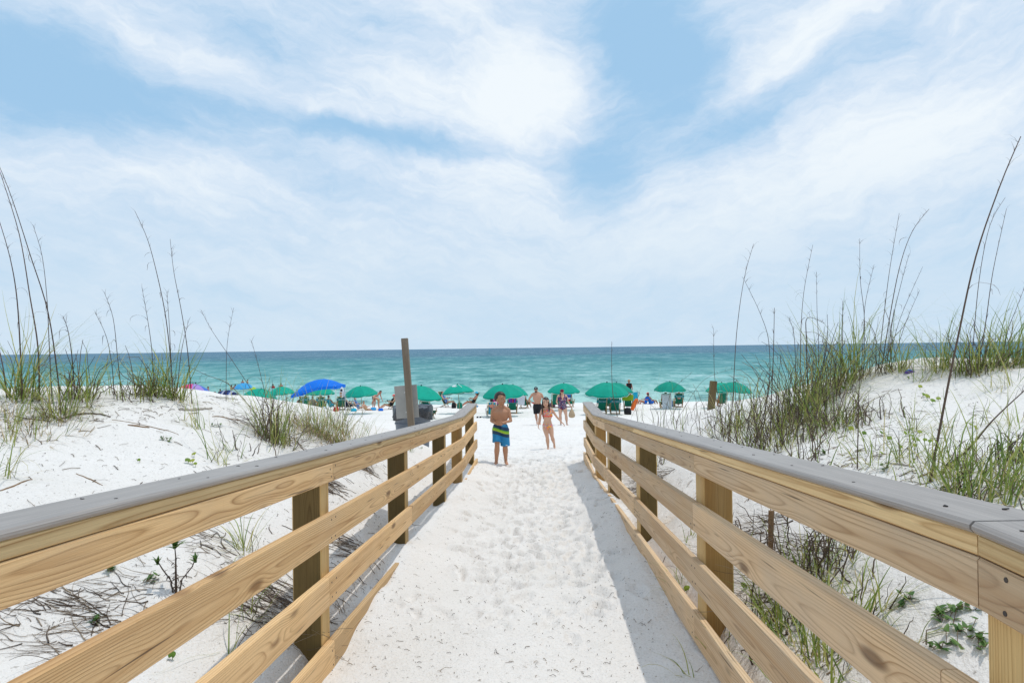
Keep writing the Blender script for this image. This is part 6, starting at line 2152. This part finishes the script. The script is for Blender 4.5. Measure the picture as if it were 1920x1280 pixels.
mb = MB(); mb.loft([[Vector((r * math.cos(2 * math.pi * j / 12), r * .7 * math.sin(2 * math.pi * j / 12), z)) for j in range(12)] for r, z in ((.01, .10), (.09, 0), (.16, -.25), (.15, -.45), (.04, -.55))]); mb.build('net', M['white_cloth'], hb, True, world=False)
for z in (-.1, -.28, -.45):
    mb = MB(); mb.ell((.04 * math.sin(z * 30), -.11, z), (.07, .05, .07)); mb.build('toy', M['straw_hat'] if z < -.2 else M['black'], hb, True, world=False)

# navy wind shelter just over the left crest
q = on(425, 40)
nv = thing('wind_shelter', 'low navy checked beach shelter just over the left dune crest', 'beach tent', q)
zt = at(425, 731, 40).z - q.z
mb = MB(); N = 12; V = []
for i in range(N + 1):
    for j in range(N + 1):
        u, v = i / N * 2 - 1, j / N * 2 - 1
        V.append((u * 1.05, v * .8, zt * (.45 + .55 * max(0, 1 - abs(u) ** 2.4)) * (1 - .25 * abs(v) ** 2)))
mb.add(V, [(i * (N + 1) + j, (i + 1) * (N + 1) + j, (i + 1) * (N + 1) + j + 1, i * (N + 1) + j + 1) for i in range(N) for j in range(N)])
mb.build('shelter_roof', stripes('navy_check', [(.010, .02, .09), (.010, .02, .09), (.02, .05, .2), (.35, .38, .5)], 0, .42), nv, True, world=False)
for u in (-1, 1):
    for v in (-1, 1):
        mb = MB(); mb.tube([(u * 1.04, v * .78, zt * .36), (u * 1.08, v * .8, -.2)], .02, 6); mb.build('leg', M['metal'], nv, True, world=False)


# ------------------------------------------------------------------ people on the beach and in the water
def seated(rec=.25, legs=.5, arm=0):
    return dict(pel=(0, .02, .30), neck=(0, .02 + rec, .80), head=(0, rec - .02, .96), shL=(.175, rec + .0, .745), shR=(-.175, rec + .0, .745), elL=(.26, rec - .20, .53), elR=(-.26, rec - .20, .53),
                wrL=(.20, rec - .42, .55 + arm), wrR=(-.20, rec - .42, .55 + arm), hipL=(.09, 0, .30), hipR=(-.09, 0, .30), knL=(.13, -.40, .30 + .2 * legs), knR=(-.13, -.42, .30 + .2 * legs),
                anL=(.13, -.62 - .2 * (1 - legs), .08), anR=(-.12, -.66 - .2 * (1 - legs), .08), toL=(.14, -.78, .05), toR=(-.13, -.82, .05))


def standing(bend_=0.0, sp=.0):
    n = Vector((0, -.50 * math.sin(bend_), .88 + .52 * math.cos(bend_)))
    h = n + Vector((0, -.10 * math.sin(bend_ * 1.2) - .02, .15 * math.cos(bend_)))
    return dict(pel=(0, .0, .88), neck=n, head=h, shL=n + Vector((.17, .01, -.05)), shR=n + Vector((-.17, .01, -.05)), elL=n + Vector((.24, -.02 - .1 * sp, -.32)), elR=n + Vector((-.24, -.02, -.32)), wrL=n + Vector((.22, -.10 - .2 * sp, -.55)), wrR=n + Vector((-.22, -.10, -.55)),
                hipL=(.09, 0, .85), hipR=(-.09, 0, .85), knL=(.11, -.03, .46), knR=(-.10, .02, .46), anL=(.12, .04, .08), anR=(-.11, .06, .08), toL=(.13, -.11, .03), toR=(-.12, -.09, .03), hfw=(0, -math.cos(bend_), -math.sin(bend_)), hup=(0, -math.sin(bend_) * .6, 1))


_bodies = {}


def extra(loc, rot, J, key, sk, label, s=.95, hair='hair_dark', hat=None, suit=None, scale=1.0, z=0.0, fem=False, group='people on the beach'):
    root = thing('person', label, 'person', Vector(loc) + Vector((0, 0, z)), group)
    root.rotation_euler = (0, 0, math.radians(rot)); root.scale = (scale,) * 3
    if key not in _bodies: _bodies[key] = body_mesh(J, s, 1.0, 1.05, .016, fem=fem)
    me, HP, R, k = _bodies[key]
    o = link_mesh('body', me.copy(), M[sk], root)
    hair_cap(root, HP, R, k, M[hair], .45, -.7)
    if hat:
        kind, mt = hat
        if kind == 'cap': ball_cap(root, HP, R, k, M[mt])
        else:
            mb = MB(); n2 = 20
            mb.loft([[HP(.095 * r * math.cos(2 * math.pi * j / n2), -.008 + .105 * r * math.sin(2 * math.pi * j / n2), zz) for j in range(n2)] for r, zz in ((1.95, .035), (1.9, .045), (.95, .05), (.9, .12), (.6, .145), (.05, .15))])
            mb.build('hat', M[mt], root, True, world=False)
    if suit:
        lo, hi, mt = suit
        patch('swimwear', o, lambda p: lo < p[2] < hi and abs(p[0]) < .19 and p[1] > (-.17 if Vector(J['neck']).z < 1 else -9), .012, M[mt], root)
    return root


ST = seated(.25, .9); SF = seated(.34, .2, .05); SD = standing(0, .3); SB = standing(1.0, .2)
def inseat(ch, key, J, sk, label, **kw):
    r = extra(ch.location, math.degrees(ch.rotation_euler.z), J, key, sk, label, **kw)
    return r
inseat(c6, 'rec', SF, 'skin_red', 'sunbather with black hat seated in the blue striped chair', hat=('brim', 'black'), suit=(.1, .6, 'navy'))
inseat(c8, 'sit', ST, 'skin_dark', 'dark haired person seated before the pale hanging towel', suit=(.1, .6, 'black'))
inseat(c9, 'rec', SF, 'skin_woman', 'person whose dark hair shows above the lone green chair', suit=(.1, .6, 'navy'))
inseat(c12, 'rec', SF, 'skin_woman', 'person reading in the tall reclining wooden chair', hair='hair_brown', suit=(.1, .8, 'pattern_blue'), scale=1.05, z=.06)
inseat(c13, 'rec', SF, 'skin_red', 'person in blue hat lounging in the green chair facing left', hat=('brim', 'turq'), suit=(.1, .6, 'black'))
inseat(c15, 'rec', SF, 'skin_man', 'man in grey cap reclining in the navy chair', hat=('cap', 'capgrey'), suit=(.1, .7, 'navy'))
inseat(c16, 'rec', SF, 'skin_woman', 'person in pink cap and black top beside the white hanging towel', hat=('cap', 'coral'), suit=(.1, .8, 'black'))
inseat(c14, 'sit', ST, 'skin_red', 'person seated at the right foot of the blue canopy', suit=(.1, .7, 'red'))
inseat(c19, 'sit', ST, 'skin_man', 'dark haired person under the left part of the blue canopy', hair='hair_black', suit=(.1, .8, 'red'))
inseat(c20, 'sit', ST, 'skin_dark', 'black haired person under the middle of the blue canopy', hair='hair_black', suit=(.1, .8, 'navy'))
inseat(c4, 'sit', ST, 'skin_red', 'person in black top behind the lime green towel', suit=(.1, .9, 'black'), z=.12)
inseat(c10, 'rec', SF, 'skin_woman', 'person with straw hat above the white sheet', hat=('brim', 'straw_hat'), suit=(.1, .6, 'navy'))
inseat(c21, 'sit', ST, 'skin_red', 'person in orange under the umbrella beside the piling', hat=('cap', 'coral'), suit=(.1, .9, 'orange'))
extra(hit(620, 768, 20), SEA - 20, ST, 'sit', 'skin_dark', 'black haired person at the right end under the blue canopy', hair='hair_black', suit=(.1, .8, 'turq'))
extra(hit(589, 769, 20), SEA - 8, ST, 'sit', 'skin_man', 'person in grey shirt under the middle of the blue canopy', hair='hair_grey', suit=(.1, .9, 'capgrey'))
extra(hit(673, 768, 20), 70, SF, 'rec', 'skin_woman', 'person in blue patterned wrap lying under the green umbrella left of the sign', hair='hair_black', suit=(.1, .9, 'pattern_blue'), scale=.95, z=-.12)
extra(hit(688, 769, 20), 70, SF, 'rec', 'skin_man', 'sunbather stretched out on a tan towel left of the bending woman', hair='hair_brown', suit=(.1, .5, 'tan'), scale=.8, z=-.2)
extra(hit(701.5, 766, 20), 75, SB, 'bend', 'skin_red', 'woman in black bikini bending forward left of the grey sign', suit=(.72, .93, 'black'), fem=True, s=.9)
extra(hit(710, 768, 20), -80, SB, 'bend', 'skin_man', 'dark haired woman stooping before the one in black', suit=(.72, .93, 'tan'), fem=True, s=.9, scale=.85)
extra(on(1180, 50), SEA, SD, 'stand', 'skin_red', 'person with big straw hat standing beyond the lime towel', hat=('brim', 'straw_hat'), suit=(.75, 1.42, 'black'), z=.25)
extra(hit(1210, 757, 20), -70, ST, 'sit', 'skin_red', 'person in coral cap and blue suit sitting on the sand near the turquoise towel', hat=('cap', 'coral'), suit=(.1, .7, 'blue'), z=-.2)
extra(hit(1220, 757, 20), SEA - 60, ST, 'sit', 'skin_dark', 'person with black hair sitting right of the coral cap', hair='hair_black', suit=(.1, .8, 'blue'), z=-.22)
extra(on(208, 44), SEA, SD, 'stand', 'skin_red', 'person in dark red standing beyond the thin left clump', suit=(.75, 1.42, 'red'), z=-.45)
extra(on(403, 41), 20, SD, 'stand', 'skin_man', 'person whose head shows left of the navy shelter', hair='hair_brown', z=.0)
extra(on(395, 39), 20, SD, 'stand', 'skin_man', 'child whose head peeps over the left dune crest', hair='hair_brown', scale=.80)
extra(hit(562, 767, 20), SEA + 25, ST, 'sit', 'skin_man', 'person at the left foot of the blue canopy', hair='hair_brown', suit=(.1, .9, 'navy'), z=-.1)
extra(hit(648, 767, 20), SEA - 35, ST, 'sit', 'skin_dark', 'person in dark shirt just right of the blue canopy', hair='hair_black', suit=(.1, .9, 'black'), z=-.05)
pack(630, 771, M['red'], 'red bag on the sand under the right end of the blue canopy', .36, .3, .3)
pack(610, 771, M['white_cloth'], 'white cooler under the blue canopy', .45, .32, .34, strap=False)
pack(663, 771, M['turq'], 'turquoise bundle below the green umbrella left of the sign', .4, .3, .22, strap=False)
SWIM = [(367, 722, 88, 'swimmer nearest the rainbow umbrella', 'skin_dark', None), (378, 729, 74, 'small swimmer between two larger ones behind the left dune', 'skin_dark', None), (390, 727, 78, 'swimmer with coral top turned to the right', 'skin_red', 'coral'),
        (413, 731, 71, 'bather standing waist deep left of the navy shelter', 'skin_dark', 'black'), (434, 727, 80, 'bather behind the navy shelter', 'skin_man', None), (441, 725, 84, 'second bather right behind the navy shelter', 'skin_dark', 'red'),
        (455, 719, 96, 'bather with pale hat beyond the light blue umbrella', 'skin_red', None), (464, 718, 96, 'bather beyond the light blue umbrella, rightmost of two', 'skin_man', None), (512, 724, 82, 'dark bather beside the green umbrella left of the blue canopy', 'skin_dark', 'red'), (527, 724, 84, 'bather behind the green umbrella left of the blue canopy', 'skin_red', None)]
for px, py, d, lab, sk, su in SWIM:
    q = at(px, py, d)
    extra(Vector((q.x, d, -1.02 - random.uniform(0, .15))), random.uniform(120, 250), SD, 'stand', sk, lab, hair='hair_black', suit=(.80, 1.40, su) if su else None, group='bathers in the shallow sea')
random.seed(4)
# far sail at the horizon
mb = MB()
q = at(468, 657.5, 3500)
bt = thing('sailboat', 'tiny pale sailboat on the horizon to the left', 'boat', Vector((q.x, 3500, 0)))
mb.loft([[Vector((x * k, y * k2, z)) for x, y in ((-4, 0), (-3, -1.2), (3, -1.2), (5, 0), (3, 1.2), (-3, 1.2))] for k, k2, z in ((.8, .6, -.3), (1, 1, 1.2))]); mb.build('hull', M['white_print'], bt, world=False)
mb = MB(); mb.add([(-.3, -.05, 1.6), (3.6, -.05, 1.8), (-.3, -.05, 11), (-.3, .05, 1.6), (3.6, .05, 1.8), (-.3, .05, 11)], [(0, 1, 2), (5, 4, 3), (0, 3, 4, 1), (1, 4, 5, 2), (2, 5, 3, 0)]); mb.build('sail', M['white_print'], bt, world=False)
# the prototypes that never came to stand anywhere
for o in (chair0, chair_plain, chair_stripe, chair_navy):
    if o.name not in _used:
        for c in kids(o):
            for g in kids(c): bpy.data.objects.remove(g)
            bpy.data.objects.remove(c)
        bpy.data.objects.remove(o)
